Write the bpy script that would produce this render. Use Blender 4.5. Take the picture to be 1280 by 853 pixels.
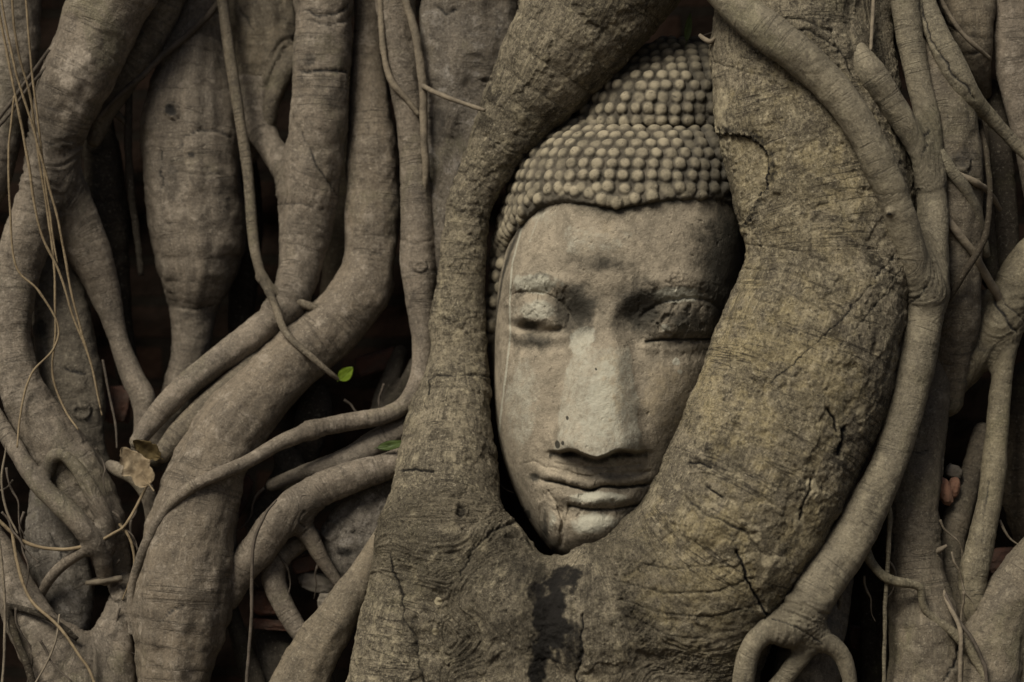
import bpy, math, random
import numpy as np

# ------------------------------------------------------------------ camera, light, exposure
scene = bpy.context.scene
for o in list(bpy.data.objects):
    bpy.data.objects.remove(o)
DIST, SC, ZC = 3.0, 0.001, 0.56          # camera stands 3 m from the head; one photo pixel is 1 mm there

cam_d = bpy.data.cameras.new('camera')
cam = bpy.data.objects.new('camera', cam_d)
scene.collection.objects.link(cam)
cam.location = (0, -DIST, ZC)
cam.rotation_euler = (math.radians(90), 0, 0)
cam_d.sensor_width = 36
cam_d.lens = 36 * DIST / 1.28
cam_d.clip_start, cam_d.clip_end = 0.05, 300
cam_d.dof.use_dof = True
cam_d.dof.focus_distance = 3.01
cam_d.dof.aperture_fstop = 2.2
scene.camera = cam

SUN_EL, SUN_AZ = 48, 36                    # degrees; azimuth: from straight behind the camera towards its left side
world = bpy.data.worlds.new('World')
scene.world = world
world.use_nodes = True
wn = world.node_tree
bg = wn.nodes['Background']
sky = wn.nodes.new('ShaderNodeTexSky')
sky.sky_type = 'NISHITA'
sky.sun_disc = False
sky.sun_elevation = math.radians(SUN_EL)
sky.sun_rotation = math.radians(180 + SUN_AZ)
sky.dust_density = 4.0
sky.ozone_density = 0.3
bg.inputs['Strength'].default_value = 0.05
wn.links.new(sky.outputs[0], bg.inputs[0])

sun_d = bpy.data.lights.new('sun', 'SUN')
sun = bpy.data.objects.new('sun', sun_d)
scene.collection.objects.link(sun)
sun_d.energy = 5.0
sun_d.angle = math.radians(28)
sun_d.color = (1.0, 0.915, 0.76)
sun.rotation_euler = (math.radians(90 - SUN_EL), 0, math.radians(-SUN_AZ))
sun.location = (-2, -3, 4)

vs = scene.view_settings
vs.view_transform = 'Standard'
vs.look = 'None'
vs.exposure = 0.06
vs.gamma = 1
vs.use_curve_mapping = False
scene.cycles.max_bounces = 5
scene.cycles.diffuse_bounces = 3

# ------------------------------------------------------------------ helpers
def P(px, py, d=0.0):
    k = SC * (DIST + d * 0.001) / DIST
    return np.array([(px - 640) * k, d * 0.001, ZC + (426.5 - py) * k])

def UV(co):
    k = SC * (DIST + co[:, 1]) / DIST
    return co[:, 0] / k + 640, 426.5 - (co[:, 2] - ZC) / k

def hash3(ix, iy, iz, seed):
    h = (ix * 374761393 + iy * 668265263 + iz * 2147483647 + seed * 1274126177) & 0xffffffff
    h = ((h ^ (h >> 13)) * 1274126177) & 0xffffffff
    h = ((h ^ (h >> 16)) * 2246822519) & 0xffffffff
    return h ^ (h >> 15)

def noise3(p, seed=0):
    """gradient noise, about -1..1"""
    pi = np.floor(p).astype(np.int64)
    pf = (p - pi).astype(np.float32)
    w = pf * pf * pf * (pf * (pf * 6 - 15) + 10)
    out = np.zeros(len(p), np.float32)
    for dx in (0, 1):
        wx = w[:, 0] if dx else 1 - w[:, 0]
        for dy in (0, 1):
            wy = w[:, 1] if dy else 1 - w[:, 1]
            for dz in (0, 1):
                wz = w[:, 2] if dz else 1 - w[:, 2]
                h = hash3(pi[:, 0] + dx, pi[:, 1] + dy, pi[:, 2] + dz, seed)
                gx = (h & 255) / 127.5 - 1
                gy = ((h >> 8) & 255) / 127.5 - 1
                gz = ((h >> 16) & 255) / 127.5 - 1
                out += wx * wy * wz * (gx * (pf[:, 0] - dx) + gy * (pf[:, 1] - dy) + gz * (pf[:, 2] - dz))
    return out * 1.3

def fbm(p, octaves=3, seed=0, gain=0.5):
    out, a, f = np.zeros(len(p), np.float32), 1.0, 1.0
    for i in range(octaves):
        out += a * noise3(p * f, seed + i * 17)
        a *= gain
        f *= 2.03
    return out

def sstep(a, b, x):
    t = np.clip((x - a) / (b - a), 0, 1)
    return t * t * (3 - 2 * t)

def spline(pts, step=0.6):
    """Catmull-Rom through control rows (x, y, z, r); sampled about every step*r"""
    p = np.asarray(pts, float)
    e = np.vstack([2 * p[0] - p[1], p, 2 * p[-1] - p[-2]])
    out = []
    for i in range(1, len(e) - 2):
        p0, p1, p2, p3 = e[i - 1], e[i], e[i + 1], e[i + 2]
        L = np.linalg.norm(p2[:3] - p1[:3])
        n = int(np.clip(math.ceil(L / (step * max(min(p1[3], p2[3]), 0.002))), 2, 24))
        for k in range(n):
            t = k / n
            out.append(0.5 * (2 * p1 + (p2 - p0) * t + (2 * p0 - 5 * p1 + 4 * p2 - p3) * t * t + (3 * p1 - p0 - 3 * p2 + p3) * t ** 3))
    out.append(e[-2])
    out = np.array(out)
    out[:, 3] = np.maximum(out[:, 3], 0.0006)
    return out

def chain_world(pts, step=0.6):
    """rows (px, py, depth mm, r px) -> sampled world chain"""
    w = []
    for px, py, d, r in pts:
        q = P(px, py, d)
        w.append((q[0], q[1], q[2], r * SC * (DIST + d * 0.001) / DIST))
    return spline(w, step)

def seg_dist(p, a, b, ra, rb, fy):
    s = np.array([1.0, 1.0 / fy, 1.0], np.float32)
    A, B = a * s, b * s
    ab = B - A
    L2 = float(ab @ ab) + 1e-12
    t = np.clip(((p[..., 0] * s[0] - A[0]) * ab[0] + (p[..., 1] * s[1] - A[1]) * ab[1] + (p[..., 2] * s[2] - A[2]) * ab[2]) / L2, 0, 1)
    dx = p[..., 0] - (A[0] + t * ab[0])
    dy = p[..., 1] * s[1] - (A[1] + t * ab[1])
    dz = p[..., 2] - (A[2] + t * ab[2])
    return np.sqrt(dx * dx + dy * dy + dz * dz) - (ra + t * (rb - ra)), t

def smin(a, b, k):
    h = np.maximum(k - np.abs(a - b), 0) / k
    return np.minimum(a, b) - h * h * k * 0.25

def surface_nets(f, org, h):
    ins = f < 0
    c = np.zeros(tuple(n - 1 for n in f.shape), np.uint8)
    X, Y, Z = c.shape
    for i in (0, 1):
        for j in (0, 1):
            for k in (0, 1):
                c += ins[i:i + X, j:j + Y, k:k + Z]
    act = (c > 0) & (c < 8)
    cells = np.argwhere(act)
    vid = np.full(c.shape, -1, np.int32)
    vid[act] = np.arange(len(cells))
    acc = np.zeros((len(cells), 3)); cnt = np.zeros(len(cells))
    cor = [(i, j, k) for i in (0, 1) for j in (0, 1) for k in (0, 1)]
    val = {q: f[cells[:, 0] + q[0], cells[:, 1] + q[1], cells[:, 2] + q[2]] for q in cor}
    for q in cor:
        for ax in range(3):
            if q[ax] == 0:
                r = list(q); r[ax] = 1; r = tuple(r)
                va, vb = val[q], val[r]
                m = (va < 0) != (vb < 0)
                t = va[m] / (va[m] - vb[m])
                pt = np.tile(np.array(q, float), (m.sum(), 1)); pt[:, ax] = t
                acc[m] += pt; cnt[m] += 1
    co = (cells + acc / cnt[:, None]) * h + org
    faces = []
    for ax in range(3):
        a = [slice(None)] * 3; b = [slice(None)] * 3
        a[ax] = slice(0, -1); b[ax] = slice(1, None)
        A, B = ins[tuple(a)], ins[tuple(b)]
        e = np.argwhere(A != B)
        o1, o2 = [(1, 2), (2, 0), (0, 1)][ax]
        lim = c.shape
        ok = (e[:, o1] > 0) & (e[:, o2] > 0) & (e[:, o1] < lim[o1]) & (e[:, o2] < lim[o2])
        e = e[ok]
        def cell(d1, d2):
            q = e.copy(); q[:, o1] += d1; q[:, o2] += d2
            return vid[q[:, 0], q[:, 1], q[:, 2]]
        quad = np.stack([cell(-1, -1), cell(0, -1), cell(0, 0), cell(-1, 0)], 1)
        flip = ~A[e[:, 0], e[:, 1], e[:, 2]]
        quad[flip] = quad[flip][:, ::-1]
        faces.append(quad)
    return co, np.vstack(faces)

def vnormals(co, quads):
    n = np.zeros_like(co)
    fn = np.cross(co[quads[:, 2]] - co[quads[:, 0]], co[quads[:, 3]] - co[quads[:, 1]])
    for i in range(4):
        for a in range(3):
            n[:, a] += np.bincount(quads[:, i], fn[:, a], len(co))
    return n / (np.linalg.norm(n, axis=1, keepdims=True) + 1e-12)

def poly_dist(U, V, pts):
    d = np.full(len(U), 1e9, np.float32)
    for (x0, y0), (x1, y1) in zip(pts[:-1], pts[1:]):
        ax, ay = x1 - x0, y1 - y0
        t = np.clip(((U - x0) * ax + (V - y0) * ay) / (ax * ax + ay * ay + 1e-9), 0, 1)
        d = np.minimum(d, np.hypot(U - x0 - t * ax, V - y0 - t * ay))
    return d

def make_object(name, co, quads, mat, base=None, parent=None, bk=None, mark=None, normals=None):
    base = np.zeros(3) if base is None else np.asarray(base, float)
    me = bpy.data.meshes.new(name)
    me.vertices.add(len(co))
    me.vertices.foreach_set('co', (co - base).astype(np.float32).ravel())
    n = quads.shape[1]
    me.loops.add(n * len(quads))
    me.loops.foreach_set('vertex_index', quads.astype(np.int32).ravel())
    me.polygons.add(len(quads))
    me.polygons.foreach_set('loop_start', np.arange(0, n * len(quads), n, dtype=np.int32))
    me.update(calc_edges=True)
    me.polygons.foreach_set('use_smooth', np.ones(len(quads), bool))
    if bk is not None:
        a = me.attributes.new('bk', 'FLOAT_VECTOR', 'POINT')
        a.data.foreach_set('vector', bk.astype(np.float32).ravel())
    if mark is not None:
        a = me.attributes.new('mark', 'FLOAT_COLOR', 'POINT')
        a.data.foreach_set('color', mark.astype(np.float32).ravel())
    if normals is not None:
        me.normals_split_custom_set_from_vertices(normals.tolist())
    me.materials.append(mat)
    ob = bpy.data.objects.new(name, me)
    scene.collection.objects.link(ob)
    if parent is not None:
        ob.parent = parent
    else:
        ob.location = base
    return ob

def tag(o, label, cat, group=None, kind=None):
    if label: o['label'] = label
    if cat: o['category'] = cat
    if group: o['group'] = group
    if kind: o['kind'] = kind
    return o

def empty(name, loc):
    o = bpy.data.objects.new(name, None)
    o.location = loc
    o.empty_display_size = 0.05
    scene.collection.objects.link(o)
    return o

# ------------------------------------------------------------------ materials
class NT:
    def __init__(self, name):
        self.m = bpy.data.materials.new(name)
        self.m.use_nodes = True
        self.t = self.m.node_tree
        self.b = self.t.nodes['Principled BSDF']
        self.pos = self.n('ShaderNodeNewGeometry').outputs['Position']
    def n(self, kind): return self.t.nodes.new(kind)
    def link(self, a, b): self.t.links.new(a, b)
    def attr(self, name, out='Vector'):
        a = self.n('ShaderNodeAttribute'); a.attribute_name = name
        return a.outputs[out]
    def scale(self, v, s):
        m = self.n('ShaderNodeMapping'); m.inputs['Scale'].default_value = s
        self.link(v, m.inputs['Vector']); return m.outputs[0]
    def noise(self, v, scale, detail=4, rough=0.55, dist=0.0):
        m = self.n('ShaderNodeTexNoise')
        m.inputs['Scale'].default_value = scale; m.inputs['Detail'].default_value = detail
        m.inputs['Roughness'].default_value = rough; m.inputs['Distortion'].default_value = dist
        self.link(v, m.inputs['Vector']); return m.outputs['Fac']
    def vor(self, v, scale, feature='F1'):
        m = self.n('ShaderNodeTexVoronoi'); m.feature = feature
        m.inputs['Scale'].default_value = scale
        self.link(v, m.inputs['Vector']); return m.outputs['Distance']
    def remap(self, v, a, b, lo=0.0, hi=1.0):
        m = self.n('ShaderNodeMapRange'); m.interpolation_type = 'SMOOTHSTEP'
        for i, x in zip((1, 2, 3, 4), (a, b, lo, hi)): m.inputs[i].default_value = x
        self.link(v, m.inputs[0]); return m.outputs[0]
    def math(self, op, a, b=None):
        m = self.n('ShaderNodeMath'); m.operation = op
        for i, x in enumerate((a, b)):
            if x is None: continue
            if isinstance(x, (int, float)): m.inputs[i].default_value = x
            else: self.link(x, m.inputs[i])
        return m.outputs[0]
    def mix(self, f, a, b, mode='MIX'):
        m = self.n('ShaderNodeMix'); m.data_type = 'RGBA'; m.blend_type = mode
        for s, x in ((m.inputs[0], f), (m.inputs[6], a), (m.inputs[7], b)):
            if isinstance(x, (int, float)): s.default_value = x
            elif isinstance(x, tuple): s.default_value = (*x, 1)
            else: self.link(x, s)
        return m.outputs[2]
    def sep(self, c):
        m = self.n('ShaderNodeSeparateColor'); self.link(c, m.inputs[0]); return m.outputs
    def bump(self, h, dist, strength=1.0, prev=None):
        m = self.n('ShaderNodeBump'); m.inputs['Distance'].default_value = dist
        m.inputs['Strength'].default_value = strength
        self.link(h, m.inputs['Height'])
        if prev is not None: self.link(prev, m.inputs['Normal'])
        return m.outputs[0]
    def done(self, col, normal=None, rough=0.9, spec=0.2):
        self.link(col, self.b.inputs['Base Color'])
        if normal is not None: self.link(normal, self.b.inputs['Normal'])
        self.b.inputs['Roughness'].default_value = rough
        self.b.inputs['Specular IOR Level'].default_value = spec
        return self.m

def bark(name, A, B, pale, dark=(0.02, 0.017, 0.014), ring=0.5, speck=0.5, lichen=0.4, yellow=(0.34, 0.285, 0.16), rough_bump=1.0, grainy=0.4, lines=0.5, vary=0.6, plated=0.4, gloss=0.3):
    t = NT(name)
    bk = t.attr('bk'); mk = t.sep(t.attr('mark', 'Color'))
    big = t.noise(t.pos, 11, 6, 0.65, 0.6)
    col = t.mix(t.remap(big, 0.38, 0.62), A, B)
    wn_ = t.n('ShaderNodeTexWhiteNoise'); wn_.noise_dimensions = '1D'
    sx = t.n('ShaderNodeSeparateXYZ'); t.link(bk, sx.inputs[0]); t.link(t.math('SNAP', sx.outputs[2], 0.001), wn_.inputs['W'])
    col = t.mix(t.math('MULTIPLY', wn_.outputs[0], vary), col, t.mix(0.35, B, dark))
    hue = t.sep(wn_.outputs[1])
    col = t.mix(t.math('MULTIPLY', t.remap(hue[1], 0.55, 1.0), vary * 0.55), col, (0.2, 0.185, 0.16))
    col = t.mix(t.math('MULTIPLY', t.remap(hue[2], 0.55, 1.0), vary * 0.55), col, (0.15, 0.115, 0.07))
    moss = t.noise(t.pos, 7, 7, 0.7, 0.8)
    col = t.mix(t.remap(moss, 0.53, 0.68, 0.0, 0.5), col, (0.105, 0.1, 0.05))
    col = t.mix(t.math('MULTIPLY', mk[2], t.remap(t.noise(t.pos, 24, 7, 0.65), 0.3, 0.62)), col, yellow)
    col = t.mix(t.math('MULTIPLY', t.attr('mark', 'Alpha'), plated), col, t.mix(0.4, B, dark))
    streak = t.noise(t.scale(bk, (14, 95, 1)), 1.0, 5, 0.6)
    col = t.mix(t.remap(streak, 0.35, 0.7, 0.0, 0.5), col, t.mix(0.55, col, dark))
    rings = t.noise(t.scale(bk, (270, 26, 1)), 1.0, 5, 0.65, 0.6)
    ringm = t.math('MULTIPLY', t.remap(rings, 0.47, 0.68), t.remap(t.noise(t.pos, 17, 3), 0.38, 0.62))
    col = t.mix(t.math('MULTIPLY', ringm, 0.75 * ring), col, dark)
    hair = t.noise(t.scale(bk, (620, 45, 1)), 1.0, 4, 0.7, 0.8)
    col = t.mix(t.math('MULTIPLY', t.remap(hair, 0.52, 0.68), 0.6 * ring), col, dark)
    grain = t.noise(t.pos, 420, 5, 0.75)
    col = t.mix(grainy, col, t.mix(t.remap(grain, 0.38, 0.62, 0.0, 1.0), t.mix(0.45, col, dark), t.mix(0.3, col, pale)))
    verm = t.noise(t.scale(bk, (120, 190, 1)), 1.0, 6, 0.72, 0.9)
    col = t.mix(t.math('MULTIPLY', t.remap(verm, 0.5, 0.62), grainy), col, t.mix(0.5, col, dark))
    col = t.mix(t.math('MULTIPLY', t.remap(verm, 0.46, 0.34), grainy * 0.6), col, pale)
    lw = t.noise(t.scale(bk, (62, 3.2, 1)), 1.0, 3.5, 0.6, 0.5)
    lin = t.remap(t.math('ABSOLUTE', t.math('SUBTRACT', lw, 0.5)), 0.0, 0.022, 1.0, 0.0)
    lin = t.math('MULTIPLY', lin, t.remap(t.noise(t.pos, 13, 4), 0.42, 0.58))
    col = t.mix(t.math('MULTIPLY', lin, 0.75 * lines), col, dark)
    lic = t.noise(t.pos, 38, 9, 0.72, 0.3)
    col = t.mix(t.remap(lic, 0.53, 0.66, 0.0, lichen), col, pale)
    blot = t.noise(t.pos, 30, 8, 0.7, 0.8)
    col = t.mix(t.remap(blot, 0.57, 0.72, 0.0, 0.55), col, dark)
    fl = t.noise(t.pos, 190, 6, 0.7)
    col = t.mix(t.remap(fl, 0.52, 0.63, 0.0, speck), col, dark)
    fl2 = t.noise(t.pos, 240, 4, 0.7)
    col = t.mix(t.remap(fl2, 0.57, 0.67, 0.0, speck * 0.7), col, t.mix(0.5, pale, (0.5, 0.46, 0.36)))
    col = t.mix(t.remap(t.math('ADD', mk[1], t.math('MULTIPLY', t.noise(t.pos, 90, 9, 0.78), 1.4)), 1.05, 1.55, 0.0, 0.9), col, pale)
    dk = t.remap(t.math('ADD', mk[0], t.math('MULTIPLY', t.noise(t.scale(t.pos, (1, 1, 0.55)), 55, 10, 0.82), 1.4)), 0.8, 1.5)
    col = t.mix(dk, col, (0.012, 0.011, 0.01))
    nb = t.bump(rings, 0.0022 * ring, 0.8)
    nb = t.bump(lin, -0.0016 * lines, 0.9, nb)
    nb = t.bump(verm, -0.0022 * grainy, 0.8, nb)
    nb = t.bump(t.noise(t.pos, 95, 9, 0.75, 0.3), 0.0032 * rough_bump, 0.85, nb)
    nb = t.bump(t.noise(t.pos, 380, 6, 0.75), 0.0022 * rough_bump, 0.9, nb)
    return t.done(col, nb, 0.72, gloss)

BARK_TRUNK = bark('bark_trunk', (0.225, 0.196, 0.146), (0.132, 0.116, 0.09), (0.39, 0.345, 0.24), ring=0.9, speck=0.62, lichen=0.5, rough_bump=1.25, grainy=0.75, lines=1.0, vary=0.0, plated=0.55, gloss=0.12)
BARK_GREY = bark('bark_grey', (0.205, 0.17, 0.13), (0.135, 0.113, 0.087), (0.33, 0.29, 0.24), ring=0.4, speck=0.35, lichen=0.4, rough_bump=0.6)
BARK_BROWN = bark('bark_brown', (0.175, 0.145, 0.102), (0.115, 0.096, 0.07), (0.26, 0.23, 0.175), ring=0.5, speck=0.4, lichen=0.35, rough_bump=0.7)
BARK_DARK_SHADED = bark('bark_dark_shaded', (0.055, 0.046, 0.036), (0.033, 0.028, 0.022), (0.085, 0.075, 0.06), ring=0.5, speck=0.4, lichen=0.25, rough_bump=0.7, gloss=0.05)  # thin roots truly dark; on gap roots the colour has shade painted in
BARK_OLIVE = bark('bark_olive', (0.205, 0.178, 0.118), (0.14, 0.121, 0.082), (0.31, 0.28, 0.2), ring=0.45, speck=0.35, lichen=0.35, rough_bump=0.6)
BARK_PALE = bark('bark_pale', (0.17, 0.152, 0.13), (0.12, 0.105, 0.086), (0.29, 0.27, 0.245), ring=0.5, speck=0.5, lichen=0.5, rough_bump=1.0)

def plain(name, A, B, scale=40, rough=0.8, bump=0.0015):
    t = NT(name)
    n = t.noise(t.pos, scale, 6, 0.65)
    col = t.mix(t.remap(n, 0.35, 0.65), A, B)
    return t.done(col, t.bump(t.noise(t.pos, scale * 3, 5, 0.6), bump), rough)

FIBER_TAN = plain('fibre_tan', (0.19, 0.15, 0.095), (0.13, 0.1, 0.062), 60)
FIBER_DARK = plain('fibre_dark', (0.075, 0.062, 0.05), (0.045, 0.038, 0.03), 60)
FIBER_GREY = plain('fibre_grey', (0.16, 0.135, 0.1), (0.1, 0.085, 0.065), 60)

def stone_face():
    t = NT('weathered_plaster')
    mk = t.sep(t.attr('mark', 'Color'))
    big = t.noise(t.pos, 15, 8, 0.68, 0.7)
    col = t.mix(t.remap(big, 0.35, 0.65), (0.265, 0.231, 0.178), (0.155, 0.136, 0.106))
    fine = t.noise(t.pos, 60, 8, 0.75, 0.4)
    col = t.mix(t.remap(fine, 0.46, 0.64, 0.0, 0.6), col, (0.11, 0.095, 0.072))
    sp = t.noise(t.pos, 260, 5, 0.7)
    col = t.mix(t.remap(sp, 0.55, 0.66, 0.0, 0.55), col, (0.33, 0.29, 0.22))
    col = t.mix(t.remap(t.noise(t.pos, 150, 7, 0.75), 0.56, 0.68, 0.0, 0.7), col, (0.06, 0.052, 0.042))
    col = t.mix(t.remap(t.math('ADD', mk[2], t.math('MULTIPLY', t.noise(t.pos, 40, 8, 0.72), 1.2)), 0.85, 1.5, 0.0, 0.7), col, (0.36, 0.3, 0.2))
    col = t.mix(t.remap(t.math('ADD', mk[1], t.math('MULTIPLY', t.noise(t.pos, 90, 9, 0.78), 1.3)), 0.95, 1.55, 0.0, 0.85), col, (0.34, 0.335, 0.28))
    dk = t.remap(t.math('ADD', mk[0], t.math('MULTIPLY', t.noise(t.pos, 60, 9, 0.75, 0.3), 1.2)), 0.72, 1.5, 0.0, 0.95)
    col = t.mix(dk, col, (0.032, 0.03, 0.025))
    nb = t.bump(t.noise(t.pos, 55, 9, 0.75), 0.0034, 0.85)
    nb = t.bump(t.noise(t.pos, 300, 6, 0.7), 0.0016, 0.85, nb)
    return t.done(col, nb, 0.9, 0.15)

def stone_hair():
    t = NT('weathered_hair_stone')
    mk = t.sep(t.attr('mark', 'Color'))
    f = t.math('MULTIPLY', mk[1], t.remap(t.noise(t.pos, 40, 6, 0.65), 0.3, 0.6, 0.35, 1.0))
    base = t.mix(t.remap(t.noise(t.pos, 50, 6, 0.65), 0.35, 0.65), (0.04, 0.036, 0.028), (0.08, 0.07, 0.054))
    col = t.mix(f, base, (0.255, 0.225, 0.163))  # pale on the curls, darker in the hollows between them
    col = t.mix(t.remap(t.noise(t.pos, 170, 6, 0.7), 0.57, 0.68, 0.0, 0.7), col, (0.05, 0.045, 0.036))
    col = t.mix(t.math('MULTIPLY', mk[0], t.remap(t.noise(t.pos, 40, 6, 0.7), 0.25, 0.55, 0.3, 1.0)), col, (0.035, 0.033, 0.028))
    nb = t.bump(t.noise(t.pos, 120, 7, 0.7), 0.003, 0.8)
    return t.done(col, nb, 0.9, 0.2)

def brick_mat():  # brick taken near black: the shade of the gaps is in its colour
    t = NT('old_brick_shaded')
    m = t.n('ShaderNodeTexBrick')
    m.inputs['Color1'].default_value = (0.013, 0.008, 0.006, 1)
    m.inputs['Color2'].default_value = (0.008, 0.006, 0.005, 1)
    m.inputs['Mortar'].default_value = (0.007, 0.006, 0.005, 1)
    m.inputs['Scale'].default_value = 1.0
    m.inputs['Brick Width'].default_value = 0.26
    m.inputs['Row Height'].default_value = 0.062
    m.inputs['Mortar Size'].default_value = 0.008
    mp = t.n('ShaderNodeMapping'); mp.inputs['Rotation'].default_value = (math.radians(90), 0, 0)
    t.link(t.pos, mp.inputs[0]); t.link(mp.outputs[0], m.inputs['Vector'])
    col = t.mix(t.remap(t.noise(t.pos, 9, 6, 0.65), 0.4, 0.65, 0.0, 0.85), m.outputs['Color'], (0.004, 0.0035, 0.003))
    nb = t.bump(m.outputs['Fac'], -0.01)
    nb = t.bump(t.noise(t.pos, 60, 6, 0.65), 0.006, 0.8, nb)
    return t.done(col, nb, 1.0, 0.0)

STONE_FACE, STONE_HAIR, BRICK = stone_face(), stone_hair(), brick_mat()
EARTH = plain('dry_earth', (0.07, 0.055, 0.04), (0.11, 0.09, 0.065), 14, 0.95, 0.01)
BRICK_RED = plain('brick_red', (0.1, 0.052, 0.038), (0.07, 0.048, 0.039), 55, 0.95, 0.003)
BRICK_PINK = plain('brick_pink', (0.25, 0.135, 0.09), (0.19, 0.115, 0.08), 70, 0.9, 0.002)
RUBBLE_GREY = plain('rubble_grey', (0.18, 0.16, 0.135), (0.11, 0.098, 0.08), 45, 0.95, 0.003)
LEAF_GREEN = plain('leaf_green', (0.1, 0.15, 0.012), (0.075, 0.115, 0.01), 30, 0.45, 0.0003)
LEAF_DEEP = plain('leaf_deep_green', (0.05, 0.075, 0.022), (0.04, 0.06, 0.018), 30, 0.5, 0.0003)
LEAF_DRY = plain('leaf_dry', (0.33, 0.27, 0.185), (0.25, 0.195, 0.125), 60, 0.8, 0.001)
LEAF_OLIVE = plain('leaf_olive', (0.105, 0.076, 0.03), (0.07, 0.052, 0.024), 60, 0.7, 0.001)

# ------------------------------------------------------------------ root builder
GROUND_PY = 985
SEED = [0]

def build_root(name, label, parts, mat, voxel=0.0026, k=0.012, cat='root', group='fig roots', marks=(), lump=1.0, ringg=1.0, fine=False, plate_mm=0.7):
    """parts: list of (part name, depth flattening, control rows). One fused surface, split along its limbs."""
    SEED[0] += 1
    seed = SEED[0]
    chains = [(pn, fy, chain_world(pts)) for pn, fy, pts in parts]
    lo = np.min([np.min(c[:, :3] - c[:, 3:4] * np.array([1, max(fy, 1), 1]), 0) for _, fy, c in chains], 0) - 4 * voxel
    hi = np.max([np.max(c[:, :3] + c[:, 3:4] * np.array([1, max(fy, 1), 1]), 0) for _, fy, c in chains], 0) + 4 * voxel
    dim = np.ceil((hi - lo) / voxel).astype(int) + 1
    ax = [(lo[i] + np.arange(dim[i]) * voxel).astype(np.float32) for i in range(3)]
    field = None
    for pn, fy, c in chains:
        f = np.full(dim, 0.06, np.float32)
        pad = k + 3 * voxel
        for i in range(len(c) - 1):
            a, b = c[i], c[i + 1]
            R = max(a[3], b[3])
            ext = (R + pad) * np.array([1, max(1, fy), 1])
            i0 = np.maximum(((np.minimum(a[:3], b[:3]) - ext - lo) / voxel).astype(int), 0)
            i1 = np.minimum(((np.maximum(a[:3], b[:3]) + ext - lo) / voxel).astype(int) + 2, dim)
            sl = tuple(slice(i0[j], i1[j]) for j in range(3))
            g = np.stack(np.meshgrid(ax[0][sl[0]], ax[1][sl[1]], ax[2][sl[2]], indexing='ij'), -1)
            d, _ = seg_dist(g, a[:3].astype(np.float32), b[:3].astype(np.float32), a[3], b[3], fy)
            f[sl] = np.minimum(f[sl], d)
        field = f if field is None else smin(field, f, k)
    co, quads = surface_nets(field, lo, voxel)
    del field
    # nearest limb, distance along it and girth coordinate
    n = len(co)
    c32 = co.astype(np.float32)
    W = np.zeros(n, np.float32); S = np.zeros(n, np.float32); T = np.zeros(n, np.float32); RR = np.zeros(n, np.float32)
    best = np.full(n, 1e9, np.float32); part = np.zeros(n, np.int32)
    for ci, (pn, fy, c) in enumerate(chains):
        s = np.concatenate([[0], np.cumsum(np.linalg.norm(np.diff(c[:, :3], axis=0), axis=1))])
        bd = np.full(n, 1e9, np.float32); bs = np.zeros(n, np.float32); bi = np.zeros(n, np.int32); br = np.zeros(n, np.float32)
        for i in range(len(c) - 1):
            d, t = seg_dist(c32, c[i, :3].astype(np.float32), c[i + 1, :3].astype(np.float32), c[i, 3], c[i + 1, 3], fy)
            m = d < bd
            bd[m] = d[m]; bs[m] = s[i] + t[m] * (s[i + 1] - s[i]); bi[m] = i; br[m] = c[i, 3] + t[m] * (c[i + 1, 3] - c[i, 3])
        tan = np.gradient(c[:, :3], axis=0); tan /= np.linalg.norm(tan, axis=1, keepdims=True) + 1e-9
        tv = tan[bi]
        side = np.cross(tv, np.array([0, -1.0, 0])); side /= np.linalg.norm(side, axis=1, keepdims=True) + 1e-9
        frac = np.clip((bs - s[bi]) / np.maximum(s[np.minimum(bi + 1, len(s) - 1)] - s[bi], 1e-6), 0, 1)[:, None]
        ctr = c[bi, :3] * (1 - frac) + c[np.minimum(bi + 1, len(c) - 1), :3] * frac
        rel = co - ctr
        th = np.arctan2((rel * side).sum(1), -rel[:, 1])
        w = np.exp(-np.clip(bd, -0.03, 0.06) / 0.004).astype(np.float32)
        W += w; S += w * (bs + ci * 3.1); T += w * (th * np.maximum(br, 0.01)); RR += w * br
        m = bd < best
        best[m] = bd[m]; part[m] = ci
    S /= W; T /= W; RR /= W
    if fine:
        ed = np.sort(np.concatenate([quads[:, [0, 1]], quads[:, [1, 2]], quads[:, [2, 3]], quads[:, [3, 0]]]), 1).astype(np.int64)
        ue, inv = np.unique(ed[:, 0] * n + ed[:, 1], return_inverse=True)
        ea, eb = ue // n, ue % n
        def up(x): return np.concatenate([x, (x[ea] + x[eb]) / 2, x[quads].mean(1)]).astype(x.dtype)
        em = inv.reshape(4, -1).T + n
        fc = np.arange(len(quads)) + n + len(ue)
        q0 = quads
        co, S, T, RR = up(co), up(S), up(T), up(RR)
        part = np.concatenate([part, part[ea], part[q0[:, 0]]])
        quads = np.concatenate([np.stack([q0[:, i], em[:, i], fc, em[:, i - 1]], 1) for i in range(4)])
        n = len(co)
    nor = vnormals(co, quads)
    # shape of the wood: slow swellings, knobs, girth rings
    rr = np.maximum(RR, 0.004)
    off = np.array([seed * 7.3, seed * 3.1, seed * 5.7])
    d = lump * 0.13 * np.minimum(rr, 0.045) * fbm(co / 0.075 + off, 2, seed)
    d += lump * 0.0014 * np.minimum(rr / 0.03, 1.3) * fbm(co / 0.022 + off, 3, seed + 5)
    flute = noise3(np.stack([S / 0.16, T / 0.02, np.full(n, seed * 1.7)], 1), seed + 9)
    d += lump * 0.0015 * np.minimum(rr / 0.03, 1.4) * flute * (0.4 if fine else 1.0)
    plate = sstep(0.03, 0.14, fbm(co / np.array([0.055, 0.055, 0.075]) + off, 2, seed + 71) + 0.3 * fbm(co / 0.011 + off, 2, seed + 73))
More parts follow.
